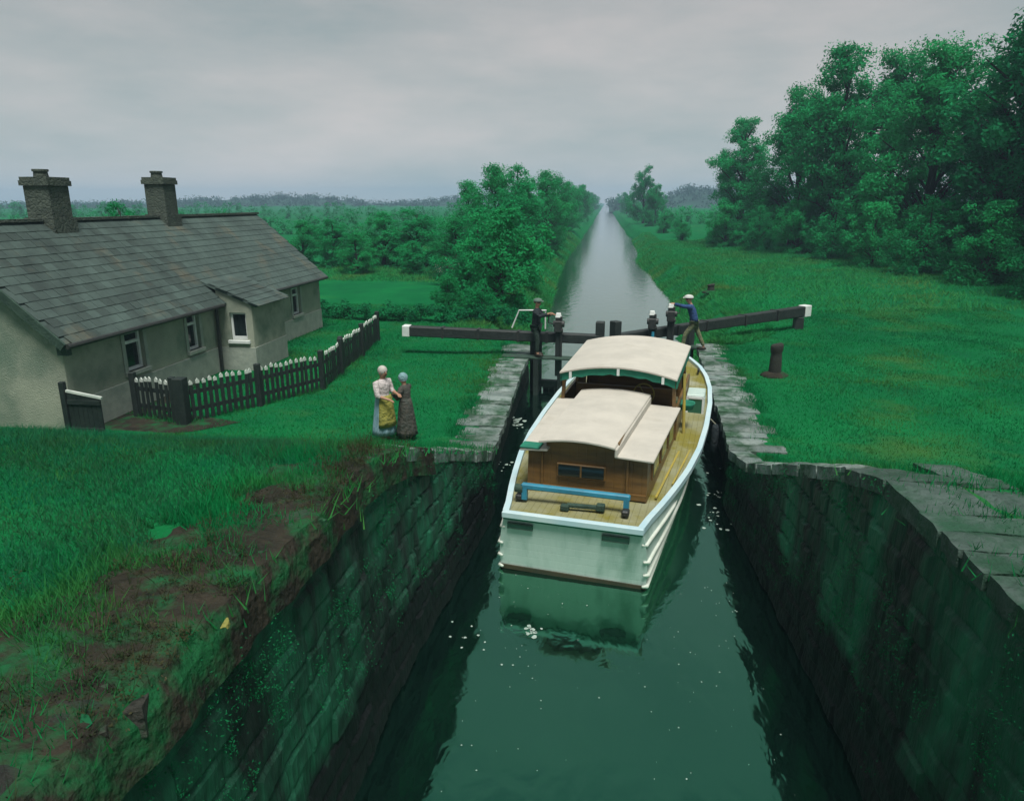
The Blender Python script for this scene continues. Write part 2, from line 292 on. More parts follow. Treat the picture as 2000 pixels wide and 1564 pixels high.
for y in ystat:
    jl = .22 * wob(0, y * 2.3) if y > 27 else 0; jr = .28 * wob(5, y * 2.1) if y > 29 else 0
    xe, xw = interp(y, YS_L, XE_L) + jl, interp(y, YS_L, XW_L) + jl
    row = [Vector((xe - o, y, ground_z(xe - o, y))) for o in reversed(offs)]
    for k in (.33, .66, 1.0): row.append(Vector((lerp(xe, xw, k), y, lerp(rise(y), -.05, k ** .8))))
    row.append(Vector((xw + .4, y, -1.2)))
    xe, xw = interp(y, YS_R, XE_R) + jr, interp(y, YS_R, XW_R) + jr
    row.append(Vector((xw - .4, y, -1.2)))
    for k in (1.0, .66, .33): row.append(Vector((lerp(xe, xw, k), y, lerp(rise(y), -.05, k ** .8))))
    row += [Vector((xe + o, y, ground_z(xe + o, y))) for o in offs]
    rings.append(row)
mb = MB(); mb.loft(rings, closed=False)
tag(mb.build('ground', M['ground'], smooth=True), kind='structure')
mb = MB()
wys = [-20, 0, 10, 20, 30, 45, 60, 80, 110, 160, 240, 400, 700, 1200, 2500]
mb.loft([[Vector((-6.4, y, 0)), Vector((0, y, 0)), Vector((6.4, y, 0))] for y in wys], closed=False)
tag(mb.build('canal_water', M['water']), kind='structure')

# bare earth worn along the cottage front and the left wing coping
def patch(name, pts, m, dz, n=26):
    """irregular sheet lying on the ground: ring outline around its centre"""
    cx = sum(p[0] for p in pts) / len(pts); cy = sum(p[1] for p in pts) / len(pts); out_ = []
    k = len(pts)
    for i in range(k):
        a, b_ = pts[i], pts[(i + 1) % k]
        for t in np.linspace(0, 1, 8, endpoint=False):
            x, y = lerp(a[0], b_[0], t), lerp(a[1], b_[1], t); q = 1 + .06 * wob(x * 3, y * 3)
            out_.append((cx + (x - cx) * q, cy + (y - cy) * q))
    mbp = MB(); rs = []
    for s_ in (1, .6, .2): rs.append([Vector((cx + (x - cx) * s_, cy + (y - cy) * s_, C0 + dz + .004 * (1 - s_))) for x, y in out_])
    mbp.loft(rs, closed=True, caps=False); o = len(mbp.v) - len(out_); mbp.f.append(tuple(range(o, o + len(out_))))
    return tag(mbp.build(name, m), kind='structure')
patch('bare_earth_path', [(-11.3, 13.3), (-10.3, 13.25), (-9.0, 13.6), (-8.0, 14.6), (-9.0, 14.9), (-10.6, 14.8), (-11.0, 18), (-11.3, 18)], M['earth'], .012)
mb = MB(); rs = []
for y in np.arange(.5, 9.4, .08):
    fx = interp(y, [-2, 7.3, 8.3, 12.6], [-2.5, -2.5, -2.45, -2.12]) + .10 + .04 * wob(y * 6, 2); wd = .80 + .22 * wob(y * 2.2, 1) + .15 * wob(y * 7, 3) + .95 * min(1, max(0, (7 - y) / 3.5))
    zz = rise(y); row = []
    for k in (0, .03, .08, .15, .25, .35, .45, .55, .65, .75, .85, .93, 1):
        lump = .05 * wob(k * 16 + 3, y * 5) + .03 * wob(k * 37, y * 13)
        row.append(Vector((fx - wd * k, y, zz + (-.34 if k == 0 else -.08 if k == .03 else (.045 + abs(lump) * math.sin(math.pi * k))) + (.0 if k < .9 else -.035))))
    rs.append(row)
mb.loft(rs, closed=False); tag(mb.build('bare_earth_edge', M['earth']), kind='structure')

# ------------------------------------------------------------------ lock walls with their coping stones
def stone_mesh(lx, ly, lz, m, jit=.03, name='coping_stone'):
    mb = MB(); n = 3; g = []
    for i in range(n + 1):
        for j in range(n + 1):
            ed = (i in (0, n)) or (j in (0, n)); fx, fy = i / n - .5, j / n - .5
            g.append(Vector((fx * lx + random.uniform(-jit, jit) * .7, fy * ly + random.uniform(-jit, jit) * .7, (lz / 2 - (.03 if ed else 0) + random.uniform(-jit, jit) * .5))))
    bt = [Vector((v.x, v.y, -lz / 2)) for v in g]; k = len(g); fs = []
    for i in range(n):
        for j in range(n):
            a = i * (n + 1) + j; fs.append((a, a + n + 1, a + n + 2, a + 1))
    ring = [i * (n + 1) for i in range(n + 1)] + [n * (n + 1) + j for j in range(1, n + 1)] + [i * (n + 1) + n for i in range(n - 1, -1, -1)] + [j for j in range(n - 1, 0, -1)]
    for a, b_ in zip(ring, ring[1:] + ring[:1]): fs.append((b_, a, a + k, b_ + k))
    mb.add(g + bt, fs); return mb.mesh(name, m)
SM = [stone_mesh(1, 1, .2, M['stone'], .022) for _ in range(7)]
SG = [stone_mesh(1, 1, .2, M['stone_moss'], .022) for _ in range(7)]
SD = [stone_mesh(1, 1, .22, M['stone_dark'], .026) for _ in range(7)]
def lay(parent, meshes, c, sx, sy, rz, tilt=.012, name='coping_stone'):
    o = link(name, random.choice(meshes), parent); o.location = c; o.scale = (sx, sy, random.uniform(.9, 1.1))
    o.rotation_euler = (random.gauss(0, tilt), random.gauss(0, tilt), rz + random.gauss(0, .015)); return o
def course(parent, meshes, p, q, lo, hi, wd, side, z, wj=.12, gap=.02, name='coping_stone', z2=None):
    """stones laid along p-q; the wall face is on the p-q line and stones reach wd to `side` (+1 = left of travel)"""
    p, q = Vector((p[0], p[1], 0)), Vector((q[0], q[1], 0)); d = q - p; Ln = d.length; d.normalize(); nrm = Vector((-d.y, d.x, 0)) * side; s = 0; rz = math.atan2(d.y, d.x); z2 = z if z2 is None else z2
    while s < Ln - .1:
        l = min(random.uniform(lo, hi), Ln - s); ww = wd + random.uniform(-wj, wj)
        c = p + d * (s + l / 2) + nrm * (ww / 2 - .05 + random.uniform(-.02, .02))
        o = lay(parent, meshes, (c.x, c.y, lerp(z, z2, (s + l / 2) / Ln) + random.uniform(-.012, .012)), l - gap, ww, rz, name=name); o.rotation_euler.y -= math.atan2(z2 - z, Ln); s += l
LC = [(-2.08, 13.1), (-2.3, 18.9), (-2.36, 24.6)]; RC = [(2.68, 14.0), (3.0, 19.0), (3.35, 25.4)]
def chamber_wall(name, line, side, label):
    t = thing(name, label, 'lock wall', (line[0][0], line[0][1], 0)); inv = Vector((-line[0][0], -line[0][1], 0))
    mb = MB(); rs = []; ny = 60; ys = np.linspace(line[0][1], line[-1][1], ny)
    for y in ys:
        x = interp(y, [p[1] for p in line], [p[0] for p in line]); r_ = []
        for z in np.linspace(-1, 1.06, 12): r_.append(Vector((x + side * (.17 - .03 * (1 - z) - .025 * wob(y * 2.2, z * 5)), y, z)))
        r_.append(Vector((x + side * .9, y, 1.06))); r_.append(Vector((x + side * .9, y, -1))); rs.append(r_)
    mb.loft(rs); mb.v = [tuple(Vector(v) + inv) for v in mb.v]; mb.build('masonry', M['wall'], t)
    return t
lwL = chamber_wall('lock_wall', LC, -1, 'left chamber wall of the lock with pale slab coping beside the women')
lwR = chamber_wall('lock_wall', RC, 1, 'right chamber wall of the lock with slab coping along the boat')
def loc(pts, t): return [(p[0] - t.location.x, p[1] - t.location.y) for p in pts]
for t, line, sd_ in ((lwL, loc(LC, lwL), 1), (lwR, loc(RC, lwR), -1)):
    for a, b_ in zip(line, line[1:]): course(t, SM, a, b_, .35, .62, .95, sd_, 1.14, wj=.16)

# tail walls: upright masonry running on from the chamber, their tops ramping up towards the bridge
def wing(label, top, side, copw, mats, coplen):
    t = thing('wing_wall', label, 'wall', (top[0][0], top[0][1], 0)); ox, oy = t.location.x, t.location.y
    ys_ = [p[1] for p in top][::-1]
    def surf(u, v):
        y = lerp(top[0][1], top[-1][1], u); x = np.interp(y, ys_, [p[0] for p in top][::-1]); zt_ = np.interp(y, ys_, [p[2] for p in top][::-1]) - (.05 if side > 0 else float(np.interp(y, [8.8, 9.6], [.22, .05])))
        return Vector((x - side * .10 * (1 - v), y, zt_ * v))
    nu, nv = 330, 64; Ly = top[0][1] - top[-1][1]; rs = []
    for i in range(nu + 1):
        u = i / nu; q = surf(u, 0); r_ = [Vector((q.x - ox, q.y - oy, -1.0))]
        for j in range(nv + 1):
            v = j / nv; p = surf(u, v); y = p.y
            # coursed blocks, proud and uneven, with recessed joints
            cj = p.z * 3.3 + .10 * wob(y * 1.3, p.z * 2) + .05 * wob(y * 5, p.z * 7); row = math.floor(cj); fr = cj - row
            ci = y * (1.7 + .5 * math.sin(row * 5.3)) + row * .37 + .12 * wob(row * 2.1 + y * 2, p.z); colm = math.floor(ci); fc = ci - colm
            h = (math.sin(row * 12.9 + colm * 78.2) * 43758.5) % 1.0
            e = min(fr / 3.3, (1 - fr) / 3.3, fc / 1.9, (1 - fc) / 1.9); rel = min(1, e / .035)
            dsp = (.012 + .04 * h) * rel + .018 * wob(y * 4, p.z * 4) + .010 * wob(y * 13, p.z * 11) - .02
            r_.append(Vector((p.x - side * dsp - ox, p.y - oy, p.z)))
        rs.append(r_)
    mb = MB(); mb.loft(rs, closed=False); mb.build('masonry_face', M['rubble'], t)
    for k, (a, b_) in enumerate(zip(top, top[1:])):
        if mats[k] is None: continue
        course(t, mats[k], (a[0] - ox, a[1] - oy), (b_[0] - ox, b_[1] - oy), coplen[k][0], coplen[k][1], copw[k], side, a[2] - .06, wj=copw[k] * .2, gap=.03, z2=b_[2] - .06)
    return t, surf
wgR, sfR = wing('right tail wall of dark mossy masonry ramping up below the grass corner', [(2.68, 14.0, 1.2), (2.74, 12.6, 1.46), (2.95, 8.3, 3.0), (2.98, 7.3, 3.23), (3.0, 2.0, 3.36), (3.0, -2, 3.42)],
                1, [.45, .42, .8, .85, .85], [SM, SM, SG, SG, SD], [(.5, .9), (.5, .9), (.3, .8), (.3, .85), (.4, .9)])
wgL, sfL = wing('left tail wall of dark mossy masonry ramping up below the women on the lawn', [(-2.08, 13.1, 1.3), (-2.12, 12.6, 1.46), (-2.45, 8.3, 3.0), (-2.5, 7.3, 3.22), (-2.5, 2.0, 3.34), (-2.5, -2, 3.4)],
                -1, [.5, .5, .42, .42, .42], [SM, SM, None, None, None], [(.4, .9), (.4, .9), (.18, .7), (.18, .85), (.2, .9)])
_tr = [(3.75, 8.5, 3.04), (3.8, 7.3, 3.22), (3.85, 4.0, 3.30)]
for a, b_ in zip(_tr, _tr[1:]):
    course(wgR, SG, (a[0] - wgR.location.x, a[1] - wgR.location.y), (b_[0] - wgR.location.x, b_[1] - wgR.location.y), .3, .8, .6, 1, a[2] - .08, wj=.2, gap=.05, z2=b_[2] - .07)
# loose old stones lying on the earth at the left edge
for k in range(70):
    y = random.uniform(2.2, 8.8); x = -2.56 - abs(random.gauss(0, .35)); s_ = random.uniform(.07, .30)
    o = lay(wgL, SD, (x - wgL.location.x, y - wgL.location.y, rise(y) - .075 + random.uniform(-.03, .03)), s_ * 1.3, s_, random.uniform(0, 3), .16, 'loose_stone')

# ------------------------------------------------------------------ lock gates
def gate(label, heel, mitre, tail, tz, side, group='lock gates'):
    h, m_, e = Vector((*heel, 0)), Vector((*mitre, 0)), Vector((*tail, 0))
    t = thing('lock_gate', label, 'lock gate', (h.x, h.y, 0)); o = t.location
    def bd(mb): mb.v = [tuple(Vector(v) - o) for v in mb.v]; return mb
    d = (m_ - h).normalized(); zt = 1.78
    nrm = Vector((d.y, -d.x, 0)) * (1 if Vector((d.y, -d.x, 0)).y < 0 else -1)
    mb = MB(); a = m_ + Vector((0, 0, zt)); b_ = e + Vector((0, 0, tz)); mb.bar(a, b_, .28, .30, .32, .33 if side < 0 else .40)
    bm = bd(mb).build('balance_beam', M['timber'], t, bevel=.03)
    dd = (b_ - a).normalized(); mb = MB(); mb.bar(b_ - dd * (.22 if side < 0 else .36), b_ + dd * .03, .35, .36 if side < 0 else .44); mb = bd(mb); mb.build('white_end', M['white'], bm, bevel=.02)
    mb = MB(); mb.tube([h + Vector((0, 0, -1)), h + Vector((0, 0, 1.9))], .2, 10); bd(mb).build('heel_post', M['timber'], t, smooth=False)
    mb = MB(); mb.box(m_ - d * .14 + Vector((0, 0, .75)), (.27, .3, 3.2), Matrix.Rotation(math.atan2(d.y, d.x), 3, 'Z')); bd(mb).build('mitre_post', M['timber'], t, bevel=.02)
    Ln = (m_ - h).length
    for q in (.28, .42, .62, .8):
        c_ = a.lerp(b_, q); sc_ = lerp(.30, .33 if side < 0 else .40, q); mb = MB(); mb.bar(c_ - dd * .04, c_ + dd * .04, sc_ + .02, sc_ + .035); bd(mb).build('iron_strap', M['iron'], bm)
    for z in (-.25, .25): 
        mb = MB(); mb.bar(h + Vector((0, 0, z)), m_ + Vector((0, 0, z)), .22, .22); bd(mb).build('cross_rail', M['timber'], t)
    n = int(Ln / .24)
    for k in range(n):
        c = h + d * (.22 + (Ln - .4) * (k + .5) / n) - nrm * .14
        mb = MB(); mb.box(c + Vector((0, 0, -.35)), ((Ln - .4) / n - .012, .06, 1.25), Matrix.Rotation(math.atan2(d.y, d.x), 3, 'Z')); bd(mb).build('plank', M['timber_green'], t)
    return t, d, nrm, o
gl, dL, nL, oL = gate('left lock gate with long black balance beam reaching over the left lawn', (-2.1, 22.95), (.10, 22.75), (-6.45, 22.75), 1.93, -1)
gr, dR, nR, oR = gate('right lock gate with long black balance beam rising over the right lawn', (3.0, 25.05), (.34, 22.85), (8.05, 29.5), 1.88, 1)
def part(t, name, m, mb, bevel=.012, smooth=False):
    mb.v = [tuple(Vector(v) - t.location) for v in mb.v]; return mb.build(name, m, t, bevel=bevel, smooth=smooth)
# footboards with brackets
part(gl, 'footboard', M['timber_green'], MB().bar((-3.15, 22.42, 1.24), (-.55, 22.42, 1.20), .42, .06))
part(gl, 'bracket', M['timber'], MB().bar((-2.05, 22.45, 1.2), (-2.05, 22.5, -.6), .46, .16))
part(gl, 'bracket', M['timber'], MB().bar((-1.3, 22.5, 1.18), (-1.3, 22.55, .1), .14, .14))
part(gr, 'footboard', M['timber_green'], MB().bar((1.2, 23.2, 1.2), (3.3, 24.75, 1.24), .42, .06))
part(gr, 'bracket', M['timber'], MB().bar((2.75, 24.4, 1.2), (2.75, 24.4, -.4), .4, .16))
def gear(t, x, y, ztop, crank, wheel=False, white=True):
    p = part(t, 'paddle_post', M['timber'], MB().box((x, y, .6 + ztop / 2 - .3), (.17, .17, ztop - .6)))
    part(t, 'paddle_rack', M['iron'], MB().bar((x + .1, y - .1, .2), (x + .1, y - .1, ztop + .02), .05, .07))
    mb = MB(); mb.tube([(x - .16, y - .1, ztop - .22), (x + .2, y - .1, ztop - .22)], .10, 12); mb.tube([(x - .06, y - .13, ztop - .42), (x + .16, y - .13, ztop - .42)], .07, 10); mb.box((x, y - .1, ztop - .3), (.24, .2, .34))
    part(t, 'winding_gear', M['iron'], mb)
    if white: part(t, 'gear_cap', M['white'], MB().box((x, y, ztop + .04), (.2, .2, .14), taper=.7))
    if crank:
        mb = MB(); mb.tube([(x - .16, y - .1, ztop - .22), (x + crank, y - .16, ztop - .18), (x + crank, y - .16, ztop + .12)], .022, 6)
        part(t, 'crank_handle', M['iron'], mb)
gear(gl, -1.36, 22.55, 2.52, -.3)
gear(gr, 1.62, 23.55, 2.50, 0)
gear(gr, 2.25, 24.05, 2.68, .28)
part(gr, 'blue_pole', M['bluepaint'], MB().tube([(1.66, 23.42, .9), (1.66, 23.42, 1.95)], .05, 8), 0)
part(gr, 'support_post', M['timber'], MB().box((7.65, 29.1, 1.42), (.34, .34, .5)))
# white handrail on the left beam
hr = MB(); a, b_, c = PY(1000, 640, 22.9), PY(1014, 606, 22.9), PY(1046, 606, 22.9)
hr.tube([a, b_, c, c + Vector((.35, 0, 0))], .026, 6); part(gl, 'handrail', M['white'], hr, 0)
hr = MB(); hr.tube([c + Vector((.32, .02, .01)), c + Vector((.32, .02, -.6))], .026, 6); part(gl, 'handrail', M['white'], hr, 0)

# ------------------------------------------------------------------ mooring posts
def stump(x, y, h, r, label):
    t = thing('mooring_post', label, 'post', (x, y, C0)); mb = MB(); rs = []
    for z, k in ((-.1, 1.1), (.0, 1.06), (h * .3, 1.0), (h * .6, .92), (h * .72, .86), (h * .8, .98), (h * .95, 1.06), (h, .94), (h + .015, .5)):
        rs.append([Vector((math.cos(q) * r * k * (1 + .07 * math.sin(3 * q + x)), math.sin(q) * r * k * (1 + .07 * math.cos(2 * q)), z + (.03 * math.cos(q) if z > h * .7 else 0))) for q in np.linspace(0, 2 * math.pi, 12, endpoint=False)])
    mb.loft(rs); mb.build('shaft', M['bark'], t, smooth=True)
    mb = MB(); rs = []
    for z, k in ((-.05, 2.3), (.03, 1.9), (.07, 1.5), (.10, 1.1), (.10, .9)):
        rs.append([Vector((math.cos(q) * r * k * (1 + .15 * math.sin(2 * q + 1) + .1 * math.sin(5 * q)), math.sin(q) * r * k, z)) for q in np.linspace(0, 2 * math.pi, 16, endpoint=False)])
    mb.loft(rs); mb.build('base_mound', M['earth'], t, smooth=True); return t
stump(5.0, 20.9, .9, .17, 'dark weathered mooring post on the lawn right of the boat')
stump(5.95, 41.0, .42, .2, 'short distant stump on the right bank beyond the gate')

# ------------------------------------------------------------------ the boat (local: x = starboard, y = forward, origin at the transom on the waterline)
boat = thing('cabin_cruiser', 'white wooden cabin cruiser with cream roofs and varnished cabin in the lock', 'boat', (-.36, 10.72, 0), R(-10.0))
UU = [0, .4, 1.0, 1.7, 2.6, 3.8, 5.2, 6.8, 8.0, 9.0, 9.8, 10.6, 11.2, 11.55]
VV = [1.13, 1.22, 1.36, 1.50, 1.66, 1.80, 1.87, 1.88, 1.82, 1.68, 1.47, 1.12, .66, .12]
def half(u): return interp(u, UU, VV)
def sheer(u): return 1.05 + .008 * u + .0042 * u * u
def keelw(u): return interp(u, [0, 3, 7, 9.5, 11.5], [1.22, 1.38, 1.42, .95, .05])
def side_pt(u, k, s):        # k 0 at the waterline .. 1 at the sheer
    v0, v1 = keelw(u), half(u); bulge = .05 * math.sin(math.pi * k) * (1 - u / 12)
    return Vector((s * (lerp(v0, v1, k ** (1.0 + u * .06)) + bulge), u + (-.08 * k if u < .01 else 0), lerp(-.0, sheer(u), k)))
us = sorted(set(list(np.linspace(0, 11.55, 40))))
ks = np.linspace(0, 1, 9)
mb = MB(); rs = []
for u in us:
    rs.append(([Vector((-keelw(u) * .8, u, -.45))] + [side_pt(u, k, -1) for k in ks], [side_pt(u, k, 1) for k in reversed(ks)] + [Vector((keelw(u) * .8, u, -.45))]))
mb.loft([a for a, b_ in rs], closed=False, caps=False); mb.loft([b_ for a, b_ in rs], closed=False, caps=False)
mb.add(rs[-1][0] + rs[-1][1], [tuple(range(2 * len(rs[-1][0])))])
mb.build('hull', M['boatwhite'], boat, smooth=True)
mb = MB(); ring = [side_pt(0, k, -1) + Vector((0, .0, 0)) for k in ks] + [side_pt(0, k, 1) for k in reversed(ks)] + [Vector((keelw(0) * .8, 0, -.45)), Vector((-keelw(0) * .8, 0, -.45))]
mb.add(ring, [tuple(range(len(ring)))[::-1]]); mb.build('transom', M['boatwhite'], boat)
mb = MB(); mb.bar((-1.22, -.012, .045), (1.22, -.012, .02), .04, .07); mb.build('waterline_band', M['antifoul'], boat)
# deck
mb = MB(); rs = []
for u in us: rs.append([Vector((x * (half(u) - .02), u - (.06 if u == 0 else 0), sheer(u) - .035 + .03 * (1 - x * x))) for x in (-1, -.66, -.33, 0, .33, .66, 1)])
mb.loft(rs, closed=False); mb.build('deck', M['deck'], boat, smooth=True)
# gunwale cap, both sides and across the transom
for s in (-1, 1):
    mb = MB(); rs = []
    for u in us:
        p = side_pt(u, 1, s)
        rs.append([p + Vector((s * .035, 0, -.055)), p + Vector((s * .035, 0, .05)), p + Vector((-s * .07, 0, .05)), p + Vector((-s * .07, 0, -.03))])
    mb.loft(rs); mb.build('gunwale', M['gunwale'], boat)
mb = MB(); mb.bar(side_pt(0, 1, -1) + Vector((-.03, -.03, .0)), side_pt(0, 1, 1) + Vector((.03, -.03, .0)), .11, .106); mb.build('transom_rail', M['gunwale'], boat, bevel=.012)
mb = MB(); mb.bar(side_pt(0, .93, -1) + Vector((0, -.035, 0)), side_pt(0, .93, 1) + Vector((0, -.035, 0)), .03, .035); mb.build('transom_moulding', M['greencloth'], boat)
# rubbing strakes with swept-out ends at the transom corners
for s in (-1, 1):
    for k, u1 in ((.74, 1.9), (.46, 10.6), (.24, 10.6), (.05, 10.4)):
        mb = MB(); pts = []; rr = []
        for u in np.linspace(-.02, u1, 30):
            p = side_pt(max(u, 0.001), k, s); pts.append(Vector((p.x + s * .015, u, p.z))); rr.append(.034 if u < u1 * .85 else .034 * max(.15, (u1 - u) / (u1 * .15)))
        pts = [Vector((pts[0].x - s * .07, -.065, pts[0].z + .012))] + pts; rr = [.02] + rr
        mb.tube(pts, rr, 6); mb.build('rubbing_strake', M['rub'], boat, smooth=True)
for x in (-.86, .72):
    mb = MB(); mb.box((x, -.095, .85), (.44, .03, .10)); p = mb.build('name_board', M['plate'], boat, bevel=.008)
    mb = MB(); mb.box((x, -.113, .893), (.44, .008, .012)).box((x, -.113, .807), (.44, .008, .012)); mb.build('board_edge', M['timber_green'], p)
# aft cabin
DZ = 1.06; CU0, CU1 = 1.02, 4.25
def cabv(u): return interp(u, [CU0, CU1], [1.06, 1.24])
cab = MB(); zt = 1.86
ring0 = [Vector((-cabv(CU0), CU0, DZ - .05)), Vector((cabv(CU0), CU0, DZ - .05)), Vector((cabv(CU1), CU1, DZ)), Vector((-cabv(CU1), CU1, DZ))]
cab.loft([ring0, [Vector((v.x * .985, v.y + (.03 if i < 2 else 0), zt)) for i, v in enumerate(ring0)]]); cab.build('aft_cabin', M['wood'], boat)
mb = MB(); mb.b(-.72, .56, CU0 + .03, CU1, zt - .02, zt + .2); mb.build('cabin_trunk', M['wood'], boat)
aw = MB(); aw.box((-.08, CU0 - .015, 1.50), (.86, .07, .25)); w_ = aw.build('aft_window', M['wood'], boat, bevel=.01)
MB().box((-.08, CU0 - .04, 1.505), (.80, .05, .20)).build('pane', M['glass'], w_)
MB().box((-.08, CU0 - .07, 1.505), (.03, .012, .20)).build('glazing_bar', M['wood'], w_)
for x in (-.78, .72): MB().box((x, CU0 - .012, 1.46), (.035, .05, .76)).build('corner_batten', M['wood'], boat)
MB().bar((-1.05, CU0 - .01, 1.13), (1.05, CU0 - .01, 1.13), .05, .10).build('plinth_batten', M['wood'], boat)
# side windows of the aft cabin
for s in (-1, 1):
    for k, u in enumerate((1.75, 2.65, 3.55)):
        v = cabv(u) * .993; ang = math.atan2(.18, 3.23)
        rot = Matrix.Rotation(-s * ang, 3, 'Z')
        fr = MB().box((s * (v + .005), u, 1.50), (.05, .62, .40), rot).build('side_window', M['wood'], boat, bevel=.01)
        MB().box((s * (v + .022), u, 1.50), (.03, .52, .31), rot).build('pane', M['glassgreen'], fr)
# stepped cream roof: lower wings at the sides, raised trunk in the middle
def roof_panel(name, pts, th, camber=0, nseg=10):
    """pts = near-left, near-right, far-right, far-left corner at the upper face"""
    a, b_, c, d = [Vector(p) for p in pts]; top, bot = [], []
    for j in range(5):
        l, r_ = a.lerp(d, j / 4), b_.lerp(c, j / 4); tr = []; br = []
        for i in range(nseg + 1):
            q = i / nseg; p = l.lerp(r_, q); p.z += camber * (1 - (2 * q - 1) ** 2); tr.append(p); br.append(p - Vector((0, 0, th)))
        top.append(tr + br[::-1])
    mbr = MB(); mbr.loft(top); return mbr.build(name, M['boatroof'], boat, bevel=.012)
roof_panel('side_roof', [(.50, .88, zt + .03), (1.16, .88, zt - .0), (1.33, 4.32, zt + .0), (.50, 4.32, zt + .03)], .045)
roof_panel('side_roof', [(-1.16, .88, zt), (-.66, .88, zt + .03), (-.66, 4.32, zt + .03), (-1.33, 4.32, zt)], .045)
roof_panel('trunk_roof', [(-.80, .80, zt + .20), (.52, .80, zt + .20), (.70, 4.38, zt + .22), (-.80, 4.38, zt + .22)], .05, .07)
# low curved kerb where the raised roof meets the side roof
MB().bar((.53, .84, zt + .085), (.69, 4.35, zt + .10), .05, .16).build('roof_kerb', M['boatroof'], boat, bevel=.015)
MB().box((-.98, 1.02, zt + .025), (.36, .3, .03)).build('hatch_tray', M['greencloth'], boat, bevel=.008)
# wheelhouse
WU0, WU1 = 4.3, 7.3
for s in (-1, 1):
    MB().bar((s * 1.24, WU0, 1.45), (s * 1.3, WU1, 1.5), .05, .82).build('wheelhouse_side', M['wood'], boat)
    for u, m in ((4.32, 'wood'), (5.8, 'wood'), (7.25, 'wood')):
        MB().bar((s * 1.24, u, 1.1), (s * 1.16, u, 2.46), .07, .07).build('canopy_post', M[m], boat)
MB().b(-1.22, 1.22, WU1 - .03, WU1 + .03, 1.1, 1.95).build('wheelhouse_front', M['wood'], boat)
MB().b(-1.2, 1.2, WU0 + .1, WU1 - .05, 1.05, 1.12).build('wheelhouse_sole', M['dark'], boat)
MB().b(-1.1, 1.1, WU0 + 1.0, WU0 + 1.08, 1.12, 1.98).build('dashboard', M['wood'], boat)
ws = MB(); ws.b(-1.16, 1.16, WU1 - .02, WU1 + .02, 1.96, 2.03); ws.b(-.03, .03, WU1 - .02, WU1 + .02, 2.03, 2.4); ws.build('windscreen_frame', M['wood'], boat)
MB().b(-1.12, 1.12, WU1 + .0, WU1 + .012, 2.03, 2.42).build('windscreen', M['glass'], boat)
sw = MB(); pts = [(math.cos(q) * .23 + .45, WU0 + .93, 1.86 + math.sin(q) * .23) for q in np.linspace(0, 2 * math.pi, 19)]; sw.tube(pts, .017, 6)
for q in (0, 2.09, 4.19): sw.bar((.45, WU0 + .93, 1.86), (.45 + .22 * math.cos(q), WU0 + .93, 1.86 + .22 * math.sin(q)), .02, .02)
sw.build('steering_wheel', M['mustard'], boat)
roof_panel('canopy', [(-1.24, 4.12, 2.50), (1.24, 4.12, 2.50), (1.30, 7.35, 2.60), (-1.30, 7.35, 2.60)], .05, .19, 16)
# green valance under the canopy edges, white battens and lining
def valance(p, q, camber, drop, name='valance'):
    p, q = Vector(p), Vector(q); rr = []
    for i in range(17):
        k = i / 16; a = p.lerp(q, k); a.z += camber * (1 - (2 * k - 1) ** 2); b_ = a - Vector((0, 0, drop + .018 * math.sin(k * 40)))
        rr.append([a, b_, b_ + Vector((0, .025, 0)) if abs(p.x - q.x) > .5 else b_ + Vector((.025, 0, 0)), a + (Vector((0, .025, 0)) if abs(p.x - q.x) > .5 else Vector((.025, 0, 0)))])
    mbv = MB(); mbv.loft(rr); return mbv.build(name, M['greencloth'], boat)
valance((-1.2, 4.17, 2.45), (1.2, 4.17, 2.45), .19, .15)
valance((-1.24, 7.28, 2.55), (1.24, 7.28, 2.55), .19, .12)
valance((1.215, 4.2, 2.45), (1.27, 7.3, 2.55), .0, .17); valance((-1.24, 4.2, 2.45), (-1.29, 7.3, 2.55), .0, .17)
for x in (-1.0, .02, .95):
    z = 2.43 + .19 * (1 - (x / 1.2) ** 2); MB().box((x, 4.14, z - .05), (.055, .03, .15)).build('valance_clip', M['white'], boat)
# mustard pole, white framed companion panel on the side deck, bucket
MB().tube([(1.40, 4.75, 1.08), (1.33, 4.95, 2.44)], .033, 8).build('mustard_pole', M['mustard'], boat)
fp = MB(); 
for a, b_ in (((1.36, 6.2, 1.10), (1.36, 6.2, 1.62)), ((1.72, 6.2, 1.10), (1.72, 6.2, 1.62)), ((1.36, 6.2, 1.13), (1.72, 6.2, 1.13)), ((1.36, 6.2, 1.60), (1.72, 6.2, 1.60))): fp.bar(a, b_, .05, .05)
fo = fp.build('side_screen', M['white'], boat); MB().b(1.38, 1.70, 6.19, 6.21, 1.15, 1.58).build('pane', M['glassgreen'], fo)
MB().b(1.33, 1.74, 6.24, 6.95, 1.08, 1.66).build('deck_locker', M['boatwhite'], boat, bevel=.02)
mb = MB(); rs = []
for z, r_ in ((1.62, .10), (1.63, .17), (1.74, .2), (1.78, .21), (1.76, .18), (1.66, .14)): rs.append([Vector((1.38 + math.cos(q) * r_, 5.1 + math.sin(q) * r_, z)) for q in np.linspace(0, 2 * math.pi, 14, endpoint=False)])
mb.loft(rs); mb.build('lamp_bracket', M['greencloth'], boat, smooth=True)
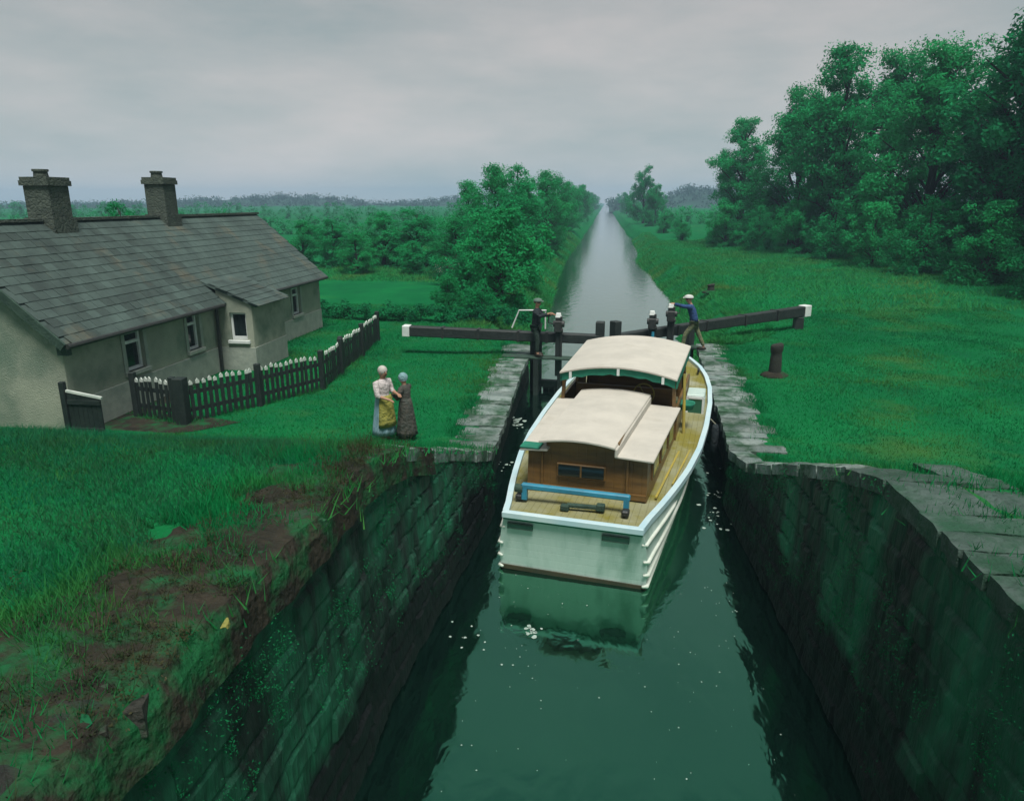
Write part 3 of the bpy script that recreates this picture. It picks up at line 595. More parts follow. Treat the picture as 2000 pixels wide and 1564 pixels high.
# forward cabin and foredeck fittings
fc = MB(); r0 = [Vector((-1.2, WU1 + .03, 1.1)), Vector((1.2, WU1 + .03, 1.1)), Vector((.85, 9.6, 1.25)), Vector((-.85, 9.6, 1.25))]
fc.loft([r0, [Vector((v.x * .96, v.y - (.08 if v.y > 8 else 0), 1.84 + .03 * (v.y > 8))) for v in r0]]); fc.build('fore_cabin', M['wood'], boat)
roof_panel('fore_roof', [(-1.24, WU1 + .05, 1.88), (1.24, WU1 + .05, 1.88), (.92, 9.66, 1.93), (-.92, 9.66, 1.93)], .05, .08)
MB().box((0, 10.5, 1.68), (.12, .12, .3)).build('samson_post', M['wood'], boat, bevel=.015)
for s in (-1, 1):
    mb = MB(); p = side_pt(9.3, 1, s); mb.box(p + Vector((-s * .16, 0, .09)), (.05, .28, .05)).box(p + Vector((-s * .16, 0, .05)), (.05, .08, .08)); mb.build('cleat', M['iron'], boat)
# blue bench rail on the aft deck with its feet and rollers
be = MB().box((-.08, .50, 1.325), (1.86, .10, .10)).build('blue_bench_rail', M['bluepaint'], boat, bevel=.02)
for x in (-.95, .79): MB().box((x, .49, 1.19), (.09, .09, .2)).build('rail_foot', M['bluepaint'], be)
for x, y in ((-1.05, .52), (.80, .36)): MB().box((x, y, 1.12), (.12, .16, .10)).build('rail_shoe', M['iron'], be, bevel=.02)
mb = MB(); mb.tube([(-1.12, .50, 1.27), (-.98, .50, 1.27)], .075, 12); mb.build('end_roller', M['timber_green'], be)
mb = MB(); mb.bar((-.18, .33, 1.14), (.36, .38, 1.14), .07, .07); mb.box((-.2, .30, 1.11), (.14, .12, .1)); mb.box((.38, .40, 1.14), (.14, .12, .12)); mb.build('rudder_stock_gear', M['timber_green'], boat, bevel=.015)
MB().bar((1.20, 1.2, 1.09), (1.42, 4.1, 1.10), .035, .03).build('toe_batten', M['mustard'], boat)
MB().bar((1.42, 1.9, 1.09), (1.62, 4.1, 1.10), .03, .03).build('toe_batten', M['mustard'], boat)
# fender hanging on the starboard side
fd = thing('fender', 'dark fender hanging on the right side of the boat', 'fender', (2.62, 15.85, .95))
mb = MB(); rs = []
for z, r_ in ((-.42, .03), (-.38, .07), (-.2, .085), (.1, .085), (.22, .06), (.25, .02)): rs.append([Vector((math.cos(q) * r_, math.sin(q) * r_, z)) for q in np.linspace(0, 2 * math.pi, 10, endpoint=False)])
mb.loft(rs); mb.build('body', M['jacket_dark'], fd, smooth=True); MB().tube([(0, 0, .24), (-.12, 0, .36)], .012, 5).build('rope', M['rope'], fd)

# ------------------------------------------------------------------ the cottage
CX, RX, BX = -11.07, -13.5, -15.93; CY0, CY1 = 13.3, 27.2; EZ, RZ = 3.36, 5.5
cot = thing('lock_cottage', 'low roughcast lock keeper cottage with long slate roof and two chimneys', 'cottage', (CX, CY0, C0))
co = cot.location
def cp(mb): mb.v = [tuple(Vector(v) - co) for v in mb.v]; return mb
def wall_panel(parent, fixed, axis, a0, a1, z0, z1, th, holes, name='wall'):
    """solid wall in cells around its openings; axis 'y': runs along y at x = fixed (outer face)"""
    xs = sorted({a0, a1} | {h[0] for h in holes} | {h[1] for h in holes}); zs = sorted({z0, z1} | {h[2] for h in holes} | {h[3] for h in holes})
    mbw = MB(); vid = {}
    def vtx(a, z, t_):
        k = (a, z, t_)
        if k not in vid: vid[k] = len(mbw.v); mbw.v.append((fixed - t_, a, z) if axis == 'y' else (a, fixed + t_, z))
        return vid[k]
    solid = {}
    for i in range(len(xs) - 1):
        for j in range(len(zs) - 1):
            xm, zm = (xs[i] + xs[i + 1]) / 2, (zs[j] + zs[j + 1]) / 2
            solid[i, j] = not any(h[0] < xm < h[1] and h[2] < zm < h[3] for h in holes)
    for (i, j), s_ in solid.items():
        if not s_: continue
        q = [(xs[i], zs[j]), (xs[i + 1], zs[j]), (xs[i + 1], zs[j + 1]), (xs[i], zs[j + 1])]
        f = [vtx(*p, 0) for p in q]; b_ = [vtx(*p, th) for p in q]
        mbw.f.append(tuple(f)); mbw.f.append(tuple(reversed(b_)))
        for (di, dj), (m_, n_) in {(0, -1): (0, 1), (1, 0): (1, 2), (0, 1): (2, 3), (-1, 0): (3, 0)}.items():
            if not solid.get((i + di, j + dj), False): mbw.f.append((f[n_], f[m_], b_[m_], b_[n_]))
    return cp(mbw).build(name, M['render'], parent)
WIN = [(15.25, 15.95, 2.12, 3.06), (17.85, 18.45, 2.1, 3.08), (24.6, 25.3, 2.05, 3.02)]
wall_panel(cot, CX, 'y', CY0, CY1, C0 - .3, EZ, .4, WIN)
def gable(y, name):
    mbg = MB(); pr = [(CX - .402, C0 - .3), (CX - .402, EZ), (RX, RZ - .08), (BX, EZ), (BX, C0 - .3)]
    r0 = [Vector((x, y, z)) for x, z in pr]; r1 = [Vector((x, y + .4, z)) for x, z in pr]; mbg.loft([r0, r1]); return cp(mbg).build(name, M['render'], cot)
gable(CY0 + .003, 'gable_wall'); gable(CY1 - .403, 'gable_wall')
cp(MB().b(BX, BX + .3, CY0 + .41, CY1 - .41, C0 - .3, EZ)).build('back_wall', M['render'], cot)
# plinth band
cp(MB().b(CX, CX + .035, CY0 - .0, 19.48, C0, 1.93)).build('plinth', M['trim'], cot, bevel=.01)
cp(MB().b(CX, CX + .035, 21.65, CY1, C0, 1.93)).build('plinth', M['trim'], cot, bevel=.01)
pass
def window_y(x, y0, y1, z0, z1, transom=.72):
    ym = (y0 + y1) / 2; f = .07; d = x - .16
    fr = MB(); fr.b(d, d + .08, y0, y0 + f, z0, z1).b(d, d + .08, y1 - f, y1, z0, z1).b(d, d + .08, y0 + f, y1 - f, z0, z0 + f).b(d, d + .08, y0 + f, y1 - f, z1 - f, z1)
    zt_ = lerp(z0, z1, transom); fr.b(d - .01, d + .10, y0 + f, y1 - f, zt_ - .035, zt_ + .035)
    o = cp(fr).build('window', M['white'], cot)
    cp(MB().b(d + .01, d + .03, y0 + f, y1 - f, z0 + f, zt_ - .035)).build('pane', M['glass'], o); cp(MB().b(d + .01, d + .03, y0 + f, y1 - f, zt_ + .035, z1 - f)).build('pane', M['glass'], o)
    cp(MB().b(x - .1, x + .09, y0 - .1, y1 + .1, z0 - .10, z0)).build('sill', M['trim'], o, bevel=.01)
    su = MB(); su.b(x + .003, x + .03, y0 - .12, y0, z0, z1 + .12).b(x + .003, x + .03, y1, y1 + .12, z0, z1 + .12).b(x + .003, x + .03, y0, y1, z1, z1 + .12)
    cp(su).build('surround', M['trim'], o)
for (a, b_, c, d) in WIN: window_y(CX, a, b_, c, d)
# lean-to porch
PX0, PYa, PYb = -10.02, 19.5, 21.6
pw = [(-10.72, -10.22, 2.12, 2.92)]
sw_ = MB(); 
def porch_side(y, th):
    m_ = MB(); zz = lambda x: lerp(3.60, 3.16, (x - CX) / (PX0 - CX))
    xs = [CX, -10.72, -10.22, PX0]; 
    def q(x0, x1, z0, z1a, z1b): m_.loft([[Vector((x0, y, z0)), Vector((x1, y, z0)), Vector((x1, y, z1b)), Vector((x0, y, z1a))], [Vector((x0, y + th, z0)), Vector((x1, y + th, z0)), Vector((x1, y + th, z1b)), Vector((x0, y + th, z1a))]])
    q(CX, -10.72, C0 - .2, zz(CX), zz(-10.72)); q(-10.22, PX0, C0 - .2, zz(-10.22), zz(PX0)); q(-10.72, -10.22, C0 - .2, 2.12, 2.12); q(-10.72, -10.22, 2.92, zz(-10.72), zz(-10.22))
    return cp(m_).build('porch_side', M['render'], cot)
porch_side(PYa, .28)
pf = MB(); pf.b(PX0 - .28, PX0 - .002, PYa + .281, PYb, C0 - .2, 3.16); cp(pf).build('porch_front', M['render'], cot)
mbp = MB(); mbp.b(CX, PX0 - .281, PYb - .28, PYb - .002, C0 - .2, 3.15); cp(mbp).build('porch_side', M['render'], cot)
f = .06; y = PYa + .08; fr = MB(); x0, x1, z0, z1 = -10.72, -10.22, 2.12, 2.92
fr.b(x0, x0 + f, y, y + .07, z0, z1).b(x1 - f, x1, y, y + .07, z0, z1).b(x0 + f, x1 - f, y, y + .07, z0, z0 + f + .04).b(x0 + f, x1 - f, y, y + .07, z1 - f, z1)
po = cp(fr).build('window', M['white'], cot); cp(MB().b(x0 + f, x1 - f, y + .03, y + .05, z0 + f + .04, z1 - f)).build('pane', M['glass'], po)
cp(MB().b(x0 - .08, x1 + .08, PYa - .08, PYa + .05, z0 - .1, z0)).build('sill', M['white'], po, bevel=.01)
cp(MB().b(CX + .04, PX0 + .03, PYa - .03, PYa, C0, 1.9)).build('plinth', M['trim'], cot)
cp(MB().b(PX0, PX0 + .03, PYa, PYb, C0, 1.9)).build('plinth', M['trim'], cot)
# main roof boards, then slates
roof = MB(); ov = .24; sl_ = (RZ - EZ) / (CX - RX); ex = CX + ov; ez = EZ - ov * sl_ + .06
pr = [(ex, ez), (RX, RZ + .06), (2 * RX - ex, ez), (2 * RX - ex, ez - .07), (RX, RZ - .02), (ex, ez - .07)]
roof.loft([[Vector((x, CY0 - .18, z)) for x, z in pr], [Vector((x, CY1 + .18, z)) for x, z in pr]])
rf = cp(roof).build('roof', M['slate'], cot)
cp(MB().tube([(ex + .06, CY0 - .2, ez - .05), (ex + .06, PYa - .15, ez - .06)], .055, 8)).build('gutter', M['iron'], cot)
cp(MB().tube([(ex + .06, PYb + .15, ez - .05), (ex + .06, CY1 + .1, ez - .06)], .055, 8)).build('gutter', M['iron'], cot)
cp(MB().tube([(CX + .10, PYa - .22, ez - .06), (CX + .08, PYa - .22, C0)], .05, 8)).build('downpipe', M['iron'], cot)
cp(MB().b(CX - .02, ex - .02, CY0 - .12, CY0 - .0, ez - .25, ez - .08)).build('eave_end_board', M['timber_green'], cot)
bg_ = MB(); bg_.bar((ex - .02, CY0 - .21, ez - .06), (RX, CY0 - .21, RZ - .02), .05, .17); cp(bg_).build('barge_board', M['timber_green'], cot)
dirv = Vector((RX - ex, 0, RZ + .06 - ez)); SLn = dirv.length; dirv.normalize(); nv_ = Vector((-dirv.z, 0, dirv.x)); nv_ = nv_ if nv_.z > 0 else -nv_
smesh = []
for k in range(4):
    mbs = MB(); mbs.box((0, 0, 0), (.36, .292, .012)); smesh.append(mbs.mesh('slate', M['slate']))
rotm = Matrix((dirv, Vector((0, 1, 0)), nv_)).transposed() if False else None
ang = math.atan2(dirv.z, -dirv.x)
cells = []
nc = int(SLn / .25); ny_ = int((CY1 - CY0 + .36) / .30)
for i in range(nc):
    for j in range(ny_ + 1):
        s_ = .12 + i * .25; yy = CY0 - .18 + j * .30 + (.15 if i % 2 else 0)
        if yy < CY0 - .1 or yy > CY1 + .12: continue
        p = Vector((ex, yy, ez)) + dirv * s_ + nv_ * .022
        cells.append((( p - EYE).length, p))
cells.sort(key=lambda c: c[0])
rest = MB()
for k, (dist, p) in enumerate(cells):
    tilt = random.gauss(0, .006); a_ = ang - .05 + tilt
    if k < 290:
        o = link('slate', random.choice(smesh), rf); o.location = p - co; o.rotation_euler = (random.gauss(0, .012), a_, random.gauss(0, .012))
    else:
        rest.box(p, (.36, .292, .012), Matrix.Rotation(a_, 3, 'Y') @ Matrix.Rotation(random.gauss(0, .014), 3, 'Z'))
tag(cp(rest).build('slates', M['slate'], rf), kind='stuff')
rm = MB().box((0, 0, 0), (.26, .44, .07)).mesh('ridge_tile', M['brick'])
for k in range(32):
    o = link('ridge_tile', rm, rf); o.location = Vector((RX, CY0 + .05 + k * .445, RZ + .085)) - co; o.rotation_euler = (0, random.gauss(0, .03), random.gauss(0, .02))
# porch roof
pr_ = MB(); pr_.loft([[Vector((-11.55, yy, 3.86)), Vector((PX0 + .16, yy, 3.16)), Vector((PX0 + .16, yy, 3.09)), Vector((-11.55, yy, 3.79))] for yy in (PYa - .06, PYb + .08)])
prf = cp(pr_).build('porch_roof', M['slate'], cot)
for i in range(6):
    for j in range(7):
        p = Vector((PX0 + .12 - i * .235, PYa + .08 + j * .29 - (.0 if i % 2 else .05), 3.205 + i * .1)); 
        o = link('slate', random.choice(smesh), prf); o.location = p - co; o.rotation_euler = (0, math.atan2(.70, 1.71) - .04 + random.gauss(0, .01), random.gauss(0, .012))
# chimneys
for (ya, yb, zt_, half_) in ((16.25, 16.95, 6.58, .33), (20.95, 21.6, 6.72, .31)):
    st = MB(); st.b(RX - half_, RX + half_, ya, yb, RZ - .6, zt_ - .2); ch = cp(st).build('chimney', M['brick'], cot, bevel=.015)
    cp(MB().b(RX - half_ - .05, RX + half_ + .05, ya - .05, yb + .05, zt_ - .2, zt_ - .08).b(RX - half_ - .03, RX + half_ + .03, ya - .03, yb + .03, zt_ - .08, zt_)).build('chimney_cap', M['brick'], ch)
    cp(MB().b(RX - half_ - .05, RX + half_ + .05, ya - .05, yb + .05, RZ - .5, RZ + .14)).build('flashing', M['brick'], ch)
    mbc = MB(); rs = []
    ym = (ya + yb) / 2 - .1
    for z, r_ in ((zt_ - .02, .17), (zt_ + .12, .15), (zt_ + .13, .18), (zt_ + .18, .18), (zt_ + .18, .12), (zt_ + .05, .11)): rs.append([Vector((RX + math.cos(q) * r_, ym + math.sin(q) * r_, z)) for q in np.linspace(0, 2 * math.pi, 12, endpoint=False)])
    mbc.loft(rs); cp(mbc).build('chimney_pot', M['brick'], ch)

# ------------------------------------------------------------------ fence and garden gate
def picket_mesh(h=.92):
    b_ = MB().add([(-.04, -.011, 0), (.04, -.011, 0), (.04, -.011, h - .09), (-.04, -.011, h - .09), (-.04, .011, 0), (.04, .011, 0), (.04, .011, h - .09), (-.04, .011, h - .09)],
                  [(0, 1, 2, 3), (7, 6, 5, 4), (0, 4, 5, 1), (1, 5, 6, 2), (2, 6, 7, 3), (3, 7, 4, 0)]).mesh('picket', M['fence'])
    t_ = MB().add([(-.042, -.013, h - .09), (.042, -.013, h - .09), (.042, -.013, h - .03), (0, -.013, h + .02), (-.042, -.013, h - .03), (-.042, .013, h - .09), (.042, .013, h - .09), (.042, .013, h - .03), (0, .013, h + .02), (-.042, .013, h - .03)],
                  [(0, 1, 2, 3, 4), (9, 8, 7, 6, 5), (0, 5, 6, 1), (1, 6, 7, 2), (2, 7, 8, 3), (3, 8, 9, 4), (4, 9, 5, 0)]).mesh('tip', M['fencewhite'])
    return b_, t_
pkm, tpm = picket_mesh()
def fence_run(label, pts, post_h=1.06, sp=.155, postw=.13, bigfirst=False):
    t = thing('picket_fence', label, 'fence', (pts[0][0], pts[0][1], C0), 0, 'picket fences by the cottage'); o0 = t.location
    for a, b_ in zip(pts, pts[1:]):
        a, b_ = Vector((*a, C0)), Vector((*b_, C0)); d = b_ - a; Ln = d.length; d.normalize(); rz = math.atan2(d.y, d.x)
        nrm = Vector((d.y, -d.x, 0)); 
        for z in (.28, .68): 
            MB().bar(a + Vector((0, 0, z)) - nrm * .035 - o0, b_ + Vector((0, 0, z)) - nrm * .035 - o0, .04, .09).build('rail', M['fence'], t)
        n = int(Ln / sp)
        for k in range(n):
            p = a + d * (.1 + (Ln - .15) * k / n) - o0
            o = link('picket', pkm, t); o.location = p + Vector((0, 0, .03 + random.gauss(0, .008))); o.rotation_euler = (random.gauss(0, .012), random.gauss(0, .015), rz); o.scale.z = random.uniform(.97, 1.04)
            link('tip', tpm, o)
    for i, p in enumerate(pts):
        wd = postw * (1.9 if (bigfirst and i == 0) else 1)
        MB().box(Vector((*p, C0 + post_h / 2)) - o0, (wd, wd, post_h)).build('post', M['fence'], t, bevel=.012)
    return t
fence_run('short black picket fence with white tips joining the cottage to the thick post', [(-10.62, 14.75), (-9.45, 14.42)])
fence_run('long black picket fence with white tips running from the thick post past the porch', [(-9.22, 14.35), (-8.2, 15.95), (-7.3, 17.7), (-7.4, 19.4)], bigfirst=True)
fence_run('far black picket fence stretch ending at the hedge behind the left beam', [(-7.5, 19.7), (-7.65, 22.0), (-7.95, 24.6)])
gg = thing('garden_gate', 'dark boarded garden gate standing against the cottage corner', 'gate', (-10.98, 13.12, C0))
for k in range(7): MB().box((.06 + k * .105, 0, .50), (.098, .03, .98 - .02 * k)).build('board', M['fence'], gg)
for z in (.2, .8): MB().box((.38, -.03, z), (.74, .03, .09)).build('ledge', M['fence'], gg)
MB().box((-.07, 0, .6), (.11, .11, 1.24)).build('post', M['fence'], gg, bevel=.01)
MB().bar((.0, 0, 1.03), (.78, 0, .90), .05, .05).build('capping', M['fencewhite'], gg)

# ------------------------------------------------------------------ people
def skin(name, pts, edges, m, parent, root=0, sub=1):
    me = bpy.data.meshes.new(name); me.from_pydata([p[:3] for p in pts], edges, []); me.materials.append(m)
    o = bpy.data.objects.new(name, me); col.objects.link(o); o.parent = parent
    md = o.modifiers.new('skin', 'SKIN'); md.use_smooth_shade = True
    if not me.skin_vertices: return o
    for i, p in enumerate(pts):
        r_ = p[3] if isinstance(p[3], (tuple, list)) else (p[3], p[3]); me.skin_vertices[0].data[i].radius = r_
        me.skin_vertices[0].data[i].use_root = (i == root)
    ss = o.modifiers.new('sub', 'SUBSURF'); ss.levels = sub; ss.render_levels = sub
    return o
def ball(mb, c, r, n=10, m_=8, sq=(1, 1, 1), zmin=-1.0):
    rs = []
    for i in range(m_ + 1):
        th = math.pi * i / m_; z = max(-math.cos(th), zmin); rr = math.sqrt(max(0.0004, 1 - z * z))
        rs.append([Vector((c[0] + math.cos(q) * rr * r * sq[0], c[1] + math.sin(q) * rr * r * sq[1], c[2] + z * r * sq[2])) for q in np.linspace(0, 2 * math.pi, n, endpoint=False)])
    mb.loft(rs)
def hand(pts, edges, wi, W, d, s=1.0, curl=(0, 0, -.5)):
    """five-finger hand continuing from wrist index wi at W in direction d"""
    d = Vector(d).normalized(); W = Vector(W); sidev = d.cross(Vector((0, 0, 1)))
    sidev = sidev.normalized() if sidev.length > .2 else Vector((1, 0, 0)); cv = Vector(curl)
    pal = W + d * .07 * s; pts.append((*pal, .026 * s)); pi_ = len(pts) - 1; edges.append((wi, pi_))
    for k, (off, ln) in enumerate(((-.03, .062), (-.01, .074), (.01, .07), (.03, .055))):
        a = pal + d * .03 * s + sidev * off * s; b_ = a + (d + cv * .5) * ln * .55 * s; c_ = b_ + (d * .5 + cv).normalized() * ln * .5 * s
        i = len(pts); pts += [(*a, .0095 * s), (*b_, .0088 * s), (*c_, .0075 * s)]; edges += [(pi_, i), (i, i + 1), (i + 1, i + 2)]
    a = W + d * .035 * s - sidev * .035 * s; b_ = a + (d * .6 - sidev * .5 + cv * .4).normalized() * .045 * s
    i = len(pts); pts += [(*a, .012 * s), (*b_, .009 * s)]; edges += [(pi_, i), (i, i + 1)]
def person(label, loc_, face, H, pose, cloth):
    """built in local space facing +x, then turned; pose gives the joints in units of metres for a 1.7 m body"""
    k = H / 1.7; t = thing('person', label, 'person', loc_, face); J = {n: Vector(v) * k for n, v in pose.items()}
    nm = ['pelvis', 'waist', 'chest', 'neck', 'head0', 'head1', 'head2']; rad = [.09, .085, .09, .052, (.085, .075), (.10, .085), (.06, .06)]
    pts = [(*J[n], tuple(q * k for q in r_) if isinstance(r_, tuple) else r_ * k) for n, r_ in zip(nm, rad)]; edges = [(i, i + 1) for i in range(6)]
    idx = {n: i for i, n in enumerate(nm)}
    def addp(n, r_, par):
        pts.append((*J[n], r_ * k)); idx[n] = len(pts) - 1; edges.append((idx[par], idx[n]))
    for s in 'lr':
        addp(s + 'sh', .06, 'chest'); addp(s + 'el', .045, s + 'sh'); addp(s + 'wr', .03, s + 'el'); d = J[s + 'wr'] - J[s + 'el']; hand(pts, edges, idx[s + 'wr'], J[s + 'wr'], d, k)
        addp(s + 'hip', .085, 'pelvis'); addp(s + 'kn', .062, s + 'hip'); addp(s + 'an', .04, s + 'kn'); addp(s + 'toe', .034, s + 'an')
    nose = J['head1'] + Vector((.105, 0, -.01)) * k; pts.append((*nose, .013 * k)); edges.append((idx['head1'], len(pts) - 1))
    body = skin('body', pts, edges, M['skin'], t, 0)
    H1 = J['head1']
    fm = MB()
    for s in (-1, 1): ball(fm, H1 + Vector((.085, s * .033, .012)) * k, .012 * k, 6, 5)
    fm.build('eyes', M['dark'], body); em = MB()
    for s in (-1, 1): ball(em, H1 + Vector((-.005, s * .088, -.01)) * k, .026 * k, 6, 5, (.7, .4, 1.2))
    em.build('ears', M['skin'], body); MB().box(H1 + Vector((.088, 0, -.058)) * k, (.012, .045, .009)).build('mouth', M['shoe'], body)
    # hair or cap
    hm = MB(); ball(hm, H1 + Vector((-.018, 0, .03)) * k, .112 * k, 12, 8, (1.0, .92, .98), cloth.get('hairz', -.35)); hm.build('hair', M[cloth['hair']], t, smooth=True)
    if 'cap' in cloth:
        cm = MB(); ball(cm, H1 + Vector((.0, 0, .062)) * k, .125 * k, 14, 8, (1.12, .95, .62), -.2); cm.build('cap', M[cloth['cap']], t, smooth=True)
        MB().box(H1 + Vector((.125, 0, .05)) * k, (.10 * k, .15 * k, .014), Matrix.Rotation(.2, 3, 'Y')).build('cap_peak', M[cloth['cap']], t, bevel=.005)
    if 'scarf' in cloth:
        cm = MB(); ball(cm, H1 + Vector((-.015, 0, .025)) * k, .125 * k, 12, 8, (1, .95, 1), -.6); cm.build('headscarf', M[cloth['scarf']], t, smooth=True)
    # upper garment: body of the jacket or blouse with its two sleeves
    um = MB(); rs = []; lowp = J['waist'].lerp(J['pelvis'], .15 if cloth.get('skirt') else 1.0)
    cr_ = J['chest'].lerp(J['neck'], .55); nk = J['chest'].lerp(J['neck'], .92)
    for c_, a_, b_ in ((lowp, .135, .175), (J['waist'], .125, .155), (J['waist'].lerp(J['chest'], .5), .128, .165), (J['chest'], .13, .185), (cr_, .10, .185), (J['chest'].lerp(J['neck'], .75), .075, .12), (nk, .06, .065)):
        rs.append([Vector((c_.x + math.cos(q) * a_ * k, c_.y + math.sin(q) * b_ * k, c_.z)) for q in np.linspace(0, 2 * math.pi, 18, endpoint=False)])
    um.loft(rs)
    for s in 'lr':
        e = J[s + 'el'].lerp(J[s + 'wr'], cloth.get('sleeve', .92)); shp = J[s + 'sh']
        um.tube([shp + Vector((0, 0, .035)) * k + (J['chest'] - shp) * .35, shp, shp.lerp(J[s + 'el'], .5), J[s + 'el'], e], [.06 * k, .075 * k, .066 * k, .058 * k, .048 * k], 10)
    um.build(cloth.get('upname', 'jacket'), M[cloth['top']], t, smooth=True)
    if cloth.get('skirt'):
        sm = MB(); rs = []; wz = J['waist'].z; hem = cloth['hem'] * k; c0 = J['waist']; c1 = (J['lan'] + J['ran']) / 2
        for q in np.linspace(0, 1, 9):
            c_ = c0.lerp(Vector((c1.x, c1.y, hem)), q); rr = lerp(.15, cloth.get('flare', .27), q ** .75) * k
            rs.append([Vector((c_.x + math.cos(a) * rr * .92 * (1 + q * .07 * math.sin(9 * a)), c_.y + math.sin(a) * rr * (1 + q * .07 * math.sin(9 * a)), lerp(wz + .03, hem, q))) for a in np.linspace(0, 2 * math.pi, 36, endpoint=False)])
        sm.loft(rs); sk = sm.build('skirt', M[cloth['skirt']], t, smooth=True)
        if 'apron' in cloth:
            am = MB(); rows = []
            for q in np.linspace(0, .78, 7):
                c_ = c0.lerp(Vector((c1.x, c1.y, hem)), q); rr = lerp(.15, cloth.get('flare', .27), q ** .75) * k * 1.12 + .012
                rows.append([Vector((c_.x + math.cos(a) * rr * .92, c_.y + math.sin(a) * rr, lerp(wz + .035, hem, q))) for a in np.linspace(-1.15, .85, 12)] + [Vector((c_.x + math.cos(a) * (rr - .02) * .92, c_.y + math.sin(a) * (rr - .02), lerp(wz + .035, hem, q))) for a in np.linspace(.85, -1.15, 12)])
            am.loft(rows); am.build('apron', M[cloth['apron']], t, smooth=True)
    else:
        for_p = []; E2 = []; ix2 = {}
        for_p.append((*J['pelvis'], (.14 * k, .17 * k)))
        for s in 'lr':
            i = len(for_p); q = J[s + 'kn'].lerp(J[s + 'an'], .93)
            for_p += [(*J[s + 'hip'], .10 * k), (*J[s + 'kn'], .08 * k), (*q, .065 * k)]; E2 += [(0, i), (i, i + 1), (i + 1, i + 2)]
        skin('trousers', for_p, E2, M[cloth['legs']], t, 0)
    for s in 'lr':
        a, b_ = J[s + 'an'], J[s + 'toe']; d = Vector((b_.x - a.x, b_.y - a.y, 0)).normalized(); c_ = Vector((a.x, a.y, 0)) + d * .07 * k
        rot = Matrix.Rotation(math.atan2(d.y, d.x), 3, 'Z'); shm = MB(); ball(shm, (0, 0, 0), 1, 10, 6, (.15 * k, .055 * k, .055 * k), -.8); shm.v = [tuple(rot @ Vector(v) + c_ + Vector((0, 0, max(.045 * k, a.z - .05 * k)))) for v in shm.v]
        shm.build('shoe', M['shoe'], t, smooth=True)
    return t
STAND = dict(pelvis=(0, 0, .93), waist=(0, 0, 1.06), chest=(.01, 0, 1.30), neck=(.02, 0, 1.46), head0=(.035, 0, 1.52), head1=(.045, 0, 1.60), head2=(.04, 0, 1.68),
             lsh=(0, .18, 1.37), lel=(-.01, .23, 1.12), lwr=(.12, .18, .96), rsh=(0, -.18, 1.37), rel=(-.01, -.23, 1.12), rwr=(.12, -.18, .96),
             lhip=(0, .09, .86), lkn=(.02, .10, .48), lan=(-.02, .10, .09), ltoe=(.14, .11, .035), rhip=(0, -.09, .86), rkn=(.03, -.10, .48), ran=(.01, -.10, .09), rtoe=(.17, -.11, .035))
def pose(**k): d = dict(STAND); d.update(k); return d
wp = P(752, 864)
person('grey haired woman in white blouse, blue skirt and yellow apron on the left lawn', (wp.x, wp.y, C0), R(-28), 1.60,
       pose(rel=(.08, -.24, 1.12), rwr=(.26, -.14, 1.06), lel=(.05, .24, 1.14), lwr=(.30, .14, 1.12)), dict(hair='hair', hairz=-.75, top='blouse', upname='blouse', skirt='skirt', hem=.22, apron='apron', sleeve=.35))
wp = P(795, 858)
person('shorter figure in dark brown dress and pale headscarf beside the woman in the apron', (wp.x, wp.y, C0), R(165), 1.40,
       pose(rel=(.10, -.22, 1.12), rwr=(.27, -.10, 1.10), lel=(.10, .22, 1.12), lwr=(.25, .12, 1.16), head1=(.06, 0, 1.60)), dict(hair='darkhair', scarf='scarf', top='brown', upname='bodice', skirt='brown', hem=.14, flare=.28))
mL = Vector((-2.05, 22.38, 1.275))
person('man in grey cap and dark clothes standing on the left gate footboard', mL, R(-12), 1.80,
       pose(rel=(.16, -.20, 1.22), rwr=(.40, -.12, 1.30), lel=(.18, .18, 1.20), lwr=(.44, .06, 1.26), chest=(.03, 0, 1.30), rkn=(.08, -.10, .48), ran=(.06, -.1, .09), rtoe=(.22, -.11, .035)), dict(hair='darkhair', cap='cap_grey', top='jacket_dark', legs='trousers_dark'))
mR = Vector((3.02, 24.0, 1.26))
person('man in white cap, blue jacket and tan trousers leaning on the right paddle gear', mR, R(180 - 8), 1.84,
       pose(pelvis=(0, 0, .88), waist=(.02, 0, 1.02), chest=(.10, 0, 1.26), neck=(.15, 0, 1.42), head0=(.18, 0, 1.48), head1=(.20, 0, 1.555), head2=(.20, 0, 1.63),
            lsh=(.10, .18, 1.33), lel=(.36, .16, 1.36), lwr=(.62, .08, 1.40), rsh=(.10, -.18, 1.33), rel=(.34, -.17, 1.30), rwr=(.58, -.10, 1.38),
            lhip=(0, .09, .81), lkn=(.24, .10, .50), lan=(.30, .10, .09), ltoe=(.46, .10, .035), rhip=(0, -.09, .81), rkn=(-.16, -.10, .48), ran=(-.34, -.12, .09), rtoe=(-.2, -.13, .035)),
       dict(hair='darkhair', cap='cap', top='jacket_blue', legs='trousers_tan'))

